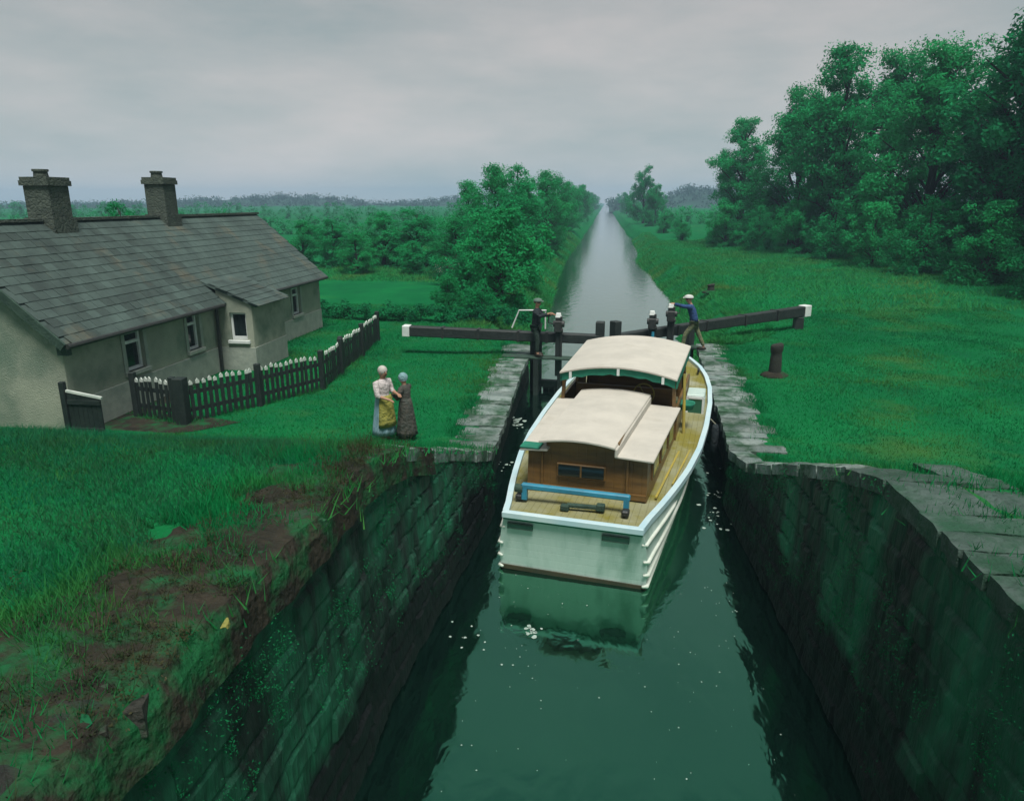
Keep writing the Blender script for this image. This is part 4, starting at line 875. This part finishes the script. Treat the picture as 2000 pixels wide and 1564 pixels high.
# ------------------------------------------------------------------ trees and shrubs
def leaf_cloud(centres, radii, per, size, name, m, squash=.75, droop=.25):
    """leaf quads gathered in clumps; centres (k,3)"""
    k = len(centres); n = k * per
    c = np.repeat(centres, per, 0); r_ = np.repeat(radii, per)[:, None]
    g = rng.normal(size=(n, 3)); g /= np.linalg.norm(g, axis=1)[:, None]; g *= (rng.random((n, 1)) ** .45); g[:, 2] *= squash
    pos = c + g * r_
    nrm = g * .8 + rng.normal(size=(n, 3)) * .45 + np.array([0, 0, .55]); nrm /= np.linalg.norm(nrm, axis=1)[:, None]
    a = np.cross(nrm, rng.normal(size=(n, 3))); a /= np.linalg.norm(a, axis=1)[:, None]; b_ = np.cross(nrm, a)
    s_ = size * rng.uniform(.6, 1.3, (n, 1))
    V = np.empty((n, 4, 3)); V[:, 0] = pos - a * s_; V[:, 1] = pos + b_ * s_ * .42 - nrm * s_ * .1; V[:, 2] = pos + a * s_; V[:, 3] = pos - b_ * s_ * .42 - nrm * s_ * .1
    return npmesh(name, m, V.reshape(-1, 3), 4)
def tree_proto(h, cr, base, nlobe, per, size, m, seed, spread=1.0, top_open=False):
    """returns (trunk mesh, crown mesh) of a broadleaf h metres high, crown radius cr, foliage from base*h up"""
    rs_ = np.random.default_rng(seed); random.seed(seed)
    tr = MB(); lean = Vector((rs_.normal() * .02 * h, rs_.normal() * .02 * h, 0))
    tr.tube([Vector((0, 0, -.2)), Vector((0, 0, .12 * h)) + lean * .2, Vector((0, 0, .4 * h)) + lean * .6, Vector((0, 0, .72 * h)) + lean, Vector((0, 0, .9 * h)) + lean], [.032 * h, .024 * h, .018 * h, .01 * h, .004 * h], 9)
    cen, rad = [], []
    nl = nlobe
    for i in range(nl):
        z = rs_.uniform(base, 1.0); prof = math.sin(math.pi * min(1, max(.0, (z - base) / (1 - base)) * .86 + .14)) ** .6
        a = i * 2.399 + rs_.normal() * .4; rr = cr * prof * rs_.uniform(.45, 1.0) * spread
        tip = Vector((math.cos(a) * rr, math.sin(a) * rr, z * h)) + lean * z
        z0 = max(.15 * h, tip.z - rr * .8 - .05 * h); st = Vector((0, 0, z0)) + lean * (z0 / h)
        mid = st.lerp(tip, .55) + Vector((0, 0, .03 * h))
        tr.tube([st, mid, tip], [.009 * h, .005 * h, .0018 * h], 5)
        nc_ = 7
        for q in range(nc_):
            f_ = rs_.uniform(.45, 1.05); c_ = st.lerp(tip, f_) + Vector(rs_.normal(size=3)) * cr * .12
            if c_.z < base * h * .5: c_.z = base * h * .5 + abs(rs_.normal()) * .05 * h
            c_.z = min(c_.z, h * 1.0)
            cen.append(c_[:]); rad.append(cr * rs_.uniform(.10, .24))
    crown = leaf_cloud(np.array(cen), np.array(rad), per, size, 'crown', m)
    return tr.mesh('trunk', M['bark']), crown
PT = [tree_proto(16, 5.4, .05, 60, 125, .145, M['leaf'], 11), tree_proto(16, 5.0, .04, 58, 125, .145, M['leaf2'], 12), tree_proto(17, 5.0, .10, 50, 85, .15, M['leaf_dark'], 13),
      tree_proto(8, 3.0, .04, 34, 90, .10, M['leaf'], 14), tree_proto(8, 3.2, .03, 34, 90, .10, M['leaf2'], 15)]
PB = [tree_proto(4, 2.1, .02, 30, 60, .085, M['leaf2'], 21), tree_proto(4, 2.3, .02, 30, 60, .085, M['leaf'], 22), tree_proto(1.6, 1.2, .0, 18, 46, .055, M['leaf2'], 23)]
def plant(name, proto, x, y, sc, label, cat, group, sz=None, z=None):
    t = thing(name, label, cat, (x, y, (ground_z(x, y) if z is None else z) - .05), random.uniform(0, 6.28), group); t.scale = (sc, sc, (sz or sc))
    link('trunk', proto[0], t); link('crown', proto[1], t); return t
# tall belt on the right
random.seed(3)
belt = [(15.0, 84, 0, .80, 'leftmost tall tree of the right belt, its drooping branches against the sky'), (18.5, 76, 1, .92, 'second tree from the left end of the right belt, round topped'),
        (19.5, 66, 0, 1.0, 'highest round crowned tree left of the dip in the right belt'), (24, 68, 1, 1.0, 'tree filling the dip in the skyline of the right belt'),
        (22.5, 56, 1, .90, 'broad leafy tree in the middle of the right belt'), (27, 56, 2, .98, 'dark tree with an open crown right of the middle of the right belt'),
        (23.5, 47, 2, 1.02, 'tall thin crowned tree with sky showing through at the upper right'), (27.5, 47, 2, 1.30, 'tallest open tree reaching the top right corner'),
        (25.0, 39.5, 2, 1.24, 'dark open tree at the right edge of the picture, its top out of frame'), (29, 41, 1, 1.22, 'dense tree behind the open trees at the right edge'), (23.8, 33.5, 0, .85, 'nearest tree of the belt, cut by the right edge')]
for x, y, k, s_, lb in belt: plant('broadleaf_tree', PT[k], x, y, s_, lb, 'tree', 'tall trees in the belt on the right')
# shrubs along the foot of the belt
und = [(12.6, 79, 1.05, 0), (14.6, 72, 1.0, 1), (16.6, 66, 1.1, 0), (17.8, 60, 1.05, 1), (18.4, 53, 1.05, 0), (19.4, 47, 1.1, 1), (20.2, 41.5, 1.05, 0), (20.8, 36.5, 1.05, 1), (21.6, 31, 1.0, 0)]
ords = ['leftmost', 'second', 'third', 'fourth', 'middle', 'sixth', 'seventh', 'eighth', 'rightmost']
for (x, y, s_, k), od in zip(und, ords): plant('shrub', PB[k], x, y, s_, f'{od} leafy shrub from the left along the foot of the right tree belt', 'shrub', 'shrubs under the right tree belt')
scr = [(9.5, 92, .55), (10.5, 104, .7), (9.2, 118, .7), (11, 135, .8), (8.8, 150, .75), (10, 175, .9), (9, 205, .9), (12, 84, .5)]
for i, (x, y, s_) in enumerate(scr): plant('shrub', PB[i % 2], x, y, s_, (['nearest to the water and the camera of the low scrub bushes on the right bank', 'second low scrub bush up the right canal bank', 'third low scrub bush up the right canal bank', 'fourth low scrub bush up the right canal bank', 'fifth low scrub bush up the right canal bank', 'sixth low scrub bush up the right canal bank', 'farthest low scrub bush on the right canal bank', 'low scrub bush touching the left end of the tall belt'][i]), 'shrub', 'scrub on the right bank')
far_r = [(10.5, 158, 1.0, 3), (8.6, 172, 1.25, 3), (11.5, 190, .9, 4), (9, 240, .9, 4), (8.5, 300, 1.0, 3), (9.5, 380, 1.1, 4), (8.5, 480, 1.2, 3)]
for i, (x, y, s_, k) in enumerate(far_r):
    plant('canal_tree', PT[k], x, y, s_ * (1.0 if i else 1.0), ['small far tree left part of the clump right of the canal end', 'pointed tree standing highest in the clump right of the canal end', 'lower tree right side of the clump right of the canal end'][i] if i < 3 else ['first', 'second', 'third', 'last'][i - 3] + ' tiny hazy tree on the right bank beyond the clump, counted from the camera', 'tree', 'far trees right of the canal' if i > 2 else 'clump right of the canal end', sz=s_ * (1.3 if i == 1 else 1.05))
# left bank
bushes = [(-4.9, 34.5, 1.12, 0, 'big round bright bush at the left water edge behind the gate'), (-6.6, 39, 1.1, 1, 'bush just behind the big round bush on the left bank'), (-5.6, 44, 1.2, 1, 'leafy bush leaning over the water on the left bank'),
          (-6.9, 31.8, .4, 0, 'small bush at the left end of the big round bush'), (-5.0, 29.6, .42, 1, 'low bush behind the man on the left gate')]
for x, y, s_, k, lb in bushes: plant('bush', PB[k], x, y, s_, lb, 'bush', 'bushes on the left bank')
lt = [(-6.4, 52, .80, 3, 'tree with the highest feathery top on the left bank'), (-8.6, 56, .92, 4, 'tallest tree of the left mass, left of the feathery top'), (-7.4, 64, 1.0, 3, 'dark tree behind the tall pair on the left bank'), (-6.2, 76, .95, 4, 'left bank tree next to the water beyond the tall pair'),
      (-11, 58, .78, 4, 'tree left of the tall pair with a sloping crown'), (-14, 54, .56, 3, 'rounded tree in the middle of the left hedge row'), (-17, 55, .50, 4, 'lower tree in the left hedge row above the lawn'), (-20.5, 54, .46, 3, 'hedge row tree near the fold end of the lawn'),
      (-24, 56, .42, 4, 'hedge row tree behind the far fence'), (-27.5, 55, .42, 3, 'leftmost hedge row tree beyond the cottage roof'), (-13, 49, .30, 3, 'dark shrubby tree at the back of the left lawn'), (-17, 49, .34, 4, 'shrubby tree at the left back of the lawn'), (-9.8, 48.5, .46, 4, 'leafy tree at the right back of the left lawn')]
for x, y, s_, k, lb in lt: plant('hedgerow_tree', PT[k], x, y, s_ * (1.5 if s_ < .6 else 1), lb, 'tree', 'trees on the left of the canal', sz=s_)
for i, (x, y) in enumerate([(-6.4, 90), (-6.8, 106), (-6.2, 125), (-7, 150), (-6.4, 185), (-7, 230), (-6.5, 290), (-7, 370), (-6.5, 480)]):
    plant('canal_tree', PT[3 + i % 2], x, y, .95 + .05 * (i % 3) + (.15 if y > 180 else 0), (['nearest', 'second nearest', 'third nearest', 'fourth nearest', 'fifth nearest', 'fourth farthest', 'third farthest', 'second farthest', 'farthest'][i] + ' tree in the hazy left row running to where the canal vanishes'), 'tree', 'far row left of the canal')
# low clipped hedge behind the left beam
random.seed(9)
hd = thing('low_hedge', 'low dark hedge across the lawn behind the left balance beam', 'hedge', (-10, 29.5, C0))
cs, rd = [], []
for k in range(150):
    q = k / 149; cs.append((lerp(-3.2, 7.0, q) + random.gauss(0, .1), random.gauss(0, .16) - .6 * q, random.uniform(.1, .62))); rd.append(random.uniform(.16, .3))
link('foliage', leaf_cloud(np.array(cs), np.array(rd), 70, .06, 'foliage', M['leaf_dark']), hd)
# scrub pile with pale blossom at the back of the lawn
rb = thing('blossom_shrub', 'dull shrub with pale blossom at the back of the left lawn', 'shrub', (-9.2, 42.6, C0))
cs = np.array([(random.gauss(0, .9), random.gauss(0, .4), random.uniform(.2, 1.3)) for _ in range(50)]); link('foliage', leaf_cloud(cs, np.full(50, .35), 60, .06, 'foliage', M['rough_blade']), rb)
link('blossom', leaf_cloud(cs[::3] + np.array([0, -.2, .15]), np.full(len(cs[::3]), .28), 10, .04, 'blossom', M['blossom']), rb)
# behind the cottage
plant('garden_tree', PT[3], -24.0, 34, .62, 'dark bush showing over the roof between the chimneys', 'tree', None)
for i, (x, y, s_) in enumerate([(-21, 38, .32), (-19, 42, .30)]):
    plant('garden_shrub', PT[3 + i % 2], x, y, s_, ['garden shrub just past the far end of the cottage ridge', 'second garden shrub past the cottage, lighter green', 'garden shrub behind the far fence', 'garden shrub nearest the far fence end'][i], 'shrub', 'shrubs past the cottage')

# far hills with woods
def hill(name, pts, dist, depth=260, n=60):
    mbh = MB(); rs = []
    xs = np.linspace(pts[0][0], pts[-1][0], n)
    for f_ in (0, .25, .5, .8, 1.2):
        row = []
        for x in xs:
            y_px = np.interp(x, [p[0] for p in pts], [p[1] for p in pts]); d = ray(x, 395.0); d.z = 0; d.normalize()
            base = EYE.x * 0 + 0; top = (395 - y_px) / FPX * dist * 1.02 + EYE.z
            prof = {0: 0, .25: .7, .5: 1, .8: .8, 1.2: 0}[f_]
            p = d * (dist - depth * .5 + depth * f_); row.append(Vector((p.x, p.y, lerp(0.6, top, prof))))
        rs.append(row)
    mbh.loft(rs, closed=False); tag(mbh.build(name, M['far_tree'], smooth=True), kind='structure')
    cs = []; rd = []
    for k in range(1000):
        x = rng.uniform(xs[0], xs[-1]); y_px = np.interp(x, [p[0] for p in pts], [p[1] for p in pts]); d = ray(x, 395.0); d.z = 0; d.normalize()
        f_ = rng.uniform(.0, .6); p = d * (dist - depth * .5 + depth * f_); top = (395 - y_px) / FPX * dist + EYE.z; prof = np.interp(f_, [0, .25, .5, .8], [0, .7, 1, .8])
        cs.append((p.x, p.y, lerp(.6, top, prof) + rng.uniform(-1, 2.6))); rd.append(rng.uniform(2.2, 5.0))
    w_ = link('distant_wood', leaf_cloud(np.array(cs), np.array(rd), 34, .9, 'distant_wood', M['far_tree'])); tag(w_, kind='stuff'); w_['label'] = 'hazy blue wood on the far ' + ('left' if pts[0][0] < 900 else 'right') + ' skyline'
hill('hill', [(-250, 404), (0, 404), (150, 402), (340, 397), (450, 391), (560, 386), (650, 390), (760, 402), (860, 392), (960, 384), (1060, 388), (1150, 394)], 620)
hill('hill', [(1190, 396), (1260, 392), (1320, 382), (1345, 372), (1400, 376), (1500, 385), (1700, 390), (2100, 392), (2300, 394)], 560)

def far_hedge(label, a, b_, n, h):
    cs = []; rd = []
    for k in range(n):
        q = k / (n - 1); x, y = lerp(a[0], b_[0], q) + rng.normal() * .8, lerp(a[1], b_[1], q) + rng.normal() * .8; top = h * (.55 + .45 * abs(math.sin(k * .37) * math.sin(k * .11 + 1)))
        for z in np.arange(.4, top, .9): cs.append((x + rng.normal() * .5, y, ground_z(x, y) + z)); rd.append(rng.uniform(.7, 1.3))
    o = link('far_hedge', leaf_cloud(np.array(cs), np.array(rd), 26, .28, 'far_hedge', M['leaf'])); tag(o, kind='stuff'); o['label'] = label
far_hedge('nearer hedge line across the fields behind the cottage', (-120, 118), (-10, 104), 120, 3.6)
far_hedge('farther hedge line across the fields behind the cottage', (-260, 215), (-10, 190), 200, 4.6)
far_hedge('hedge line across the field right of the canal end', (11, 150), (90, 170), 90, 4.0)

# ------------------------------------------------------------------ grass, weeds, foam
def inside_land(x, y):
    xl = np.interp(y, YS_L, XE_L); xr = np.interp(y, YS_R, XE_R); return (x < xl + .12) | (x > xr - .12)
def blades(name, n, ymin, ymax, xr_, h0, h1, wd, m, mask, power=1.6, label=None, seed=5, ln=.55, slope=False):
    g = np.random.default_rng(seed); Y = ymin + (ymax - ymin) * g.random(n * 3) ** power; X = g.uniform(-1, 1, n * 3)
    X = np.where(X < 0, X * -xr_[0], X * xr_[1]); k = mask(X, Y) & (inside_land(X, Y) | slope); X, Y = X[k][:n], Y[k][:n]
    k = len(X); Z = np.array([ground_z(a, b_) for a, b_ in zip(X, Y)])
    if slope:
        for xe_, xw_, sg in ((np.interp(Y, YS_L, XE_L), np.interp(Y, YS_L, XW_L), -1), (np.interp(Y, YS_R, XE_R), np.interp(Y, YS_R, XW_R), 1)):
            q_ = np.clip((X - xe_) / (xw_ - xe_), 0, 1); on = (np.sign(X) == sg) & (q_ > 0); Z = np.where(on, C0 + (-.05 - C0) * q_ ** .8, Z)
    dens = .5 + .5 * np.sin(X * 1.7 + 2 * np.sin(Y * .9)) * np.sin(Y * 1.3 + X * .4)
    h = g.uniform(h0, h1, k) * (.6 + .8 * dens) ; a = g.uniform(0, 6.283, k); lean = g.normal(0, ln, (k, 2)) * h[:, None]; ww = wd * (.7 + .6 * g.random(k)) * (1 + Y / 22)
    V = np.empty((k, 3, 3)); V[:, 0] = np.c_[X - np.cos(a) * ww, Y - np.sin(a) * ww, Z - .01]; V[:, 1] = np.c_[X + np.cos(a) * ww, Y + np.sin(a) * ww, Z - .01]; V[:, 2] = np.c_[X + lean[:, 0], Y + lean[:, 1], Z + h]
    o = link(name, npmesh(name, m, V.reshape(-1, 3), 3)); tag(o, kind='stuff'); o['label'] = label; return o
def not_built(X, Y):
    house = (X < CX + .05) & (Y > CY0 - .05) & (Y < CY1); porch = (X < PX0 + .05) & (X > CX - .1) & (Y > PYa) & (Y < PYb)
    copR = (X < np.interp(Y, [4, 8.4, 8.7, 14], [4.3, 4.3, 3.3, 3.2])) & (X > 2) & (Y < 14.0); copRC = (X > 2.4) & (X < 3.85) & (Y > 13.9) & (Y < 25.4) & (X < np.interp(Y, [14, 25.4], [3.55, 4.2]))
    copLC = (X > np.interp(Y, [13, 24.6], [-2.95, -3.25])) & (X < 0) & (Y > 13) & (Y < 24.6)
    edge = (X > np.interp(Y, [2, 5, 6.5, 8.5, 9.2], [-4.2, -3.7, -3.15, -2.85, -2.4]) + .2 * np.sin(Y * 3.1) + .12 * np.sin(Y * 9.3)) & (X < 0) & (Y < 9.2); path = (X < -8.6) & (Y > 12.7) & (Y < 14.8) & (X < -8.4 - (14.8 - Y) * .6)
    return ~(house | porch | copR | copRC | copLC | edge | path)
blades('lawn_grass', 330000, 2.0, 34, (-17, 17), .025, .075, .006, M['blade'], not_built, 1.25, 'short green lawn grass on both lock sides', 5)
blades('rough_grass', 90000, 1.6, 9.5, (-11, .1), .04, .13, .0035, M['rough_blade'], not_built, .9, 'longer mixed grass on the near left bank', 6)
blades('bank_grass', 130000, 25.5, 120, (-9, 9), .07, .24, .010, M['meadow'], lambda X, Y: ((X > np.interp(Y, YS_R, XW_R) + .02) & (X < np.interp(Y, YS_R, XE_R) + 1.2)) | ((X < np.interp(Y, YS_L, XW_L) - .02) & (X > np.interp(Y, YS_L, XE_L) - 1.2)), 1.5, 'tufted grass along the canal banks', 7, .8, True)
blades('meadow_grass', 150000, 33, 95, (-22, 34), .06, .24, .009, M['meadow'], lambda X, Y: (X > 5.6) | ((X < -5.5) & ((Y > 44) | (X < -21))), 1.0, 'longer meadow grass beyond the lawns', 8, .9)
# edge tufts where the lawn overhangs the coping, weeds rooted in the wing walls
def weeds(name, surf, n, seed, label, lo=-.05):
    g = np.random.default_rng(seed); cs = []; rd = []
    for _ in range(n):
        u = g.uniform(.0, .8); v = g.beta(2.2, 1.2) * .9 + .1
        if wob(u * 22, v * 5) < lo: continue
        p = surf(u, v); cs.append((p.x, p.y, p.z + .05)); rd.append(g.uniform(.05, .2))
    o = link(name, leaf_cloud(np.array(cs), np.array(rd), 60, .0105, name, M['leaf_dark'], 1.3)); tag(o, kind='stuff'); o['label'] = label
weeds('wall_weeds', sfR, 620, 31, 'small weeds and moss hanging on the right wing wall'); weeds('wall_weeds', sfL, 620, 32, 'small weeds and moss hanging on the left wing wall')
def edge_tufts(name, path, n, wd, label, seed):
    g = np.random.default_rng(seed); V = []
    for a, b_ in zip(path, path[1:]):
        Ln = math.hypot(b_[0] - a[0], b_[1] - a[1])
        for _ in range(int(n * Ln)):
            t_ = g.random(); x = lerp(a[0], b_[0], t_) + g.normal() * wd; y = lerp(a[1], b_[1], t_) + g.normal() * wd * .5
            if math.sin(x * 5 + y * 3.3) + math.sin(y * 7.1) < -.3: continue
            h = g.uniform(.05, .17); q = g.uniform(0, 6.28); ww = .008; V += [(x - math.cos(q) * ww, y - math.sin(q) * ww, rise(y) - .02), (x + math.cos(q) * ww, y + math.sin(q) * ww, rise(y) - .02), (x + g.normal() * .06, y + g.normal() * .06, rise(y) + h)]
    o = link(name, npmesh(name, M['blade'], np.array(V), 3)); tag(o, kind='stuff'); o['label'] = label
edge_tufts('edge_tufts', [(-3.0, 13.0), (-3.3, 24.5)], 420, .17, 'grass tufts creeping over the left coping slabs', 41)
edge_tufts('edge_tufts', [(3.65, 14.8), (4.25, 25.3)], 420, .17, 'grass tufts creeping over the right coping slabs', 42)
edge_tufts('edge_tufts', [(3.3, 14.0), (3.4, 8.8), (4.35, 8.4), (4.4, 4)], 500, .1, 'grass tufts along the right wing coping', 43)
edge_tufts('edge_tufts', [(-2.75, 13.3), (-3.0, 9.0), (-3.15, 7.5), (-3.3, 6), (-3.5, 4.5), (-3.7, 2.5)], 3000, .26, 'grass tufts along the left wing coping', 44)
def scrub():
    g = np.random.default_rng(77); cs = []; rd = []; V = []
    for _ in range(620):
        y = g.uniform(2.0, 8.9); x = -2.5 - abs(g.normal(0, .42 + .06 * max(0, 7 - y)))
        if wob(x * 3, y * 2.4) < -.1: continue
        cs.append((x, y, rise(y) + g.uniform(.0, .10))); rd.append(g.uniform(.05, .14))
    o = link('scrub', leaf_cloud(np.array(cs), np.array(rd), 40, .012, 'scrub', M['scrub'])); tag(o, kind='stuff'); o['label'] = 'low brown scrub and dead leaves along the left wall top'
    for c_ in cs:
        for _ in range(4):
            x, y, z = c_; h = g.uniform(.08, .28); q = g.uniform(0, 6.28); l = g.normal(0, .6, 2) * h
            V += [(x - math.cos(q) * .003, y - math.sin(q) * .003, z - .06), (x + math.cos(q) * .003, y + math.sin(q) * .003, z - .06), (x + l[0], y + l[1], z + h)]
    o = link('dead_stems', npmesh('dead_stems', M['scrub'], np.array(V), 3)); tag(o, kind='stuff'); o['label'] = 'thin dry stems sticking up along the left wall top'
scrub()
edge_tufts('coping_moss_grass', [(-2.7, 8.8), (-2.75, 6.5), (-2.85, 4.5), (-2.9, 2.0)], 600, .2, 'grass and weeds growing over the old stones of the left wall top', 47)
edge_tufts('coping_moss_grass', [(3.7, 8.8), (3.6, 6.5), (3.6, 4)], 500, .3, 'grass and weeds growing between the right wall top slabs', 48)
edge_tufts('edge_tufts', [(-10.5, 14.7), (-9.2, 14.3), (-7.3, 17.6), (-7.45, 20), (-7.95, 24.6)], 260, .1, 'grass tufts at the foot of the picket fences', 45)
# yellowed leaves fallen at the left edge
for (px, py, s_, lb) in ((440, 1220, .045, 'yellow fallen leaf lying on the earth at the left wall edge'), (170, 1410, .05, 'dull olive leaf lying low in the left corner')):
    p = P(px, py, 3.2)
    for _ in range(25): p = P(px, py, rise(p.y) + .05)
    mbl = MB(); outl = [Vector((math.cos(q) * s_ * (1 + .25 * math.sin(3 * q)), math.sin(q) * s_ * .6, .02 * math.cos(2 * q))) for q in np.linspace(0, 2 * math.pi, 12, endpoint=False)]
    mbl.loft([outl, [v + Vector((0, 0, .004)) for v in outl]]); o = mbl.build('fallen_leaf', M['apron'] if px > 300 else M['rough_blade']); o.location = p; o.rotation_euler = (.2, -.2, random.uniform(0, 6)); tag(o, lb, 'leaf')
# foam flecks on the water
fm = MB(); random.seed(17)
def fleck(x, y, r_):
    n = 7; ph = random.uniform(0, 6); fm.add([(x + math.cos(q + ph) * r_ * random.uniform(.5, 1.1), y + math.sin(q + ph) * r_ * random.uniform(.6, 1.3), .006) for q in np.linspace(0, 2 * math.pi, n, endpoint=False)], [tuple(range(n))])
for px, py, k, sp, r_ in ((1005, 825, 26, .16, .085), (1040, 1230, 12, .07, .05), (1000, 1290, 5, .1, .02), (930, 1050, 4, .05, .04), (985, 905, 8, .18, .05), (1405, 1010, 20, .22, .05), (1420, 900, 18, .3, .05), (920, 1240, 10, .16, .025), (1395, 960, 10, .15, .04)):
    c_ = P(px, py, 0)
    for _ in range(k): fleck(c_.x + random.gauss(0, sp), c_.y + random.gauss(0, sp * 1.6), r_ * random.uniform(.3, 1.1))
for _ in range(150):
    y = random.uniform(4.5, 12.5); x = random.uniform(-1, 1); x = .35 + 1.9 * math.copysign(abs(x) ** .6, x); fleck(x, y, random.choice((.004, .006, .008, .012)))
o = fm.build('foam', M['foam']); tag(o, kind='stuff'); o['label'] = 'white foam flecks floating on the green lock water'

# ------------------------------------------------------------------ haze
hz = MB().b(-1500, 1500, -60, 1600, -2.5, 34).build('haze', M['foam']); hz.data.materials.clear()
hm = bpy.data.materials.new('haze_air'); hm.use_nodes = True; t = hm.node_tree; t.nodes.clear()
o_ = t.nodes.new('ShaderNodeOutputMaterial'); v_ = t.nodes.new('ShaderNodeVolumePrincipled'); v_.inputs['Color'].default_value = (.50, .76, 1.0, 1); v_.inputs['Density'].default_value = .00075; v_.inputs['Anisotropy'].default_value = 0.0
t.links.new(v_.outputs[0], o_.inputs['Volume']); hz.data.materials.append(hm); tag(hz, kind='stuff'); hz['label'] = 'pale blue air that fades the far trees'
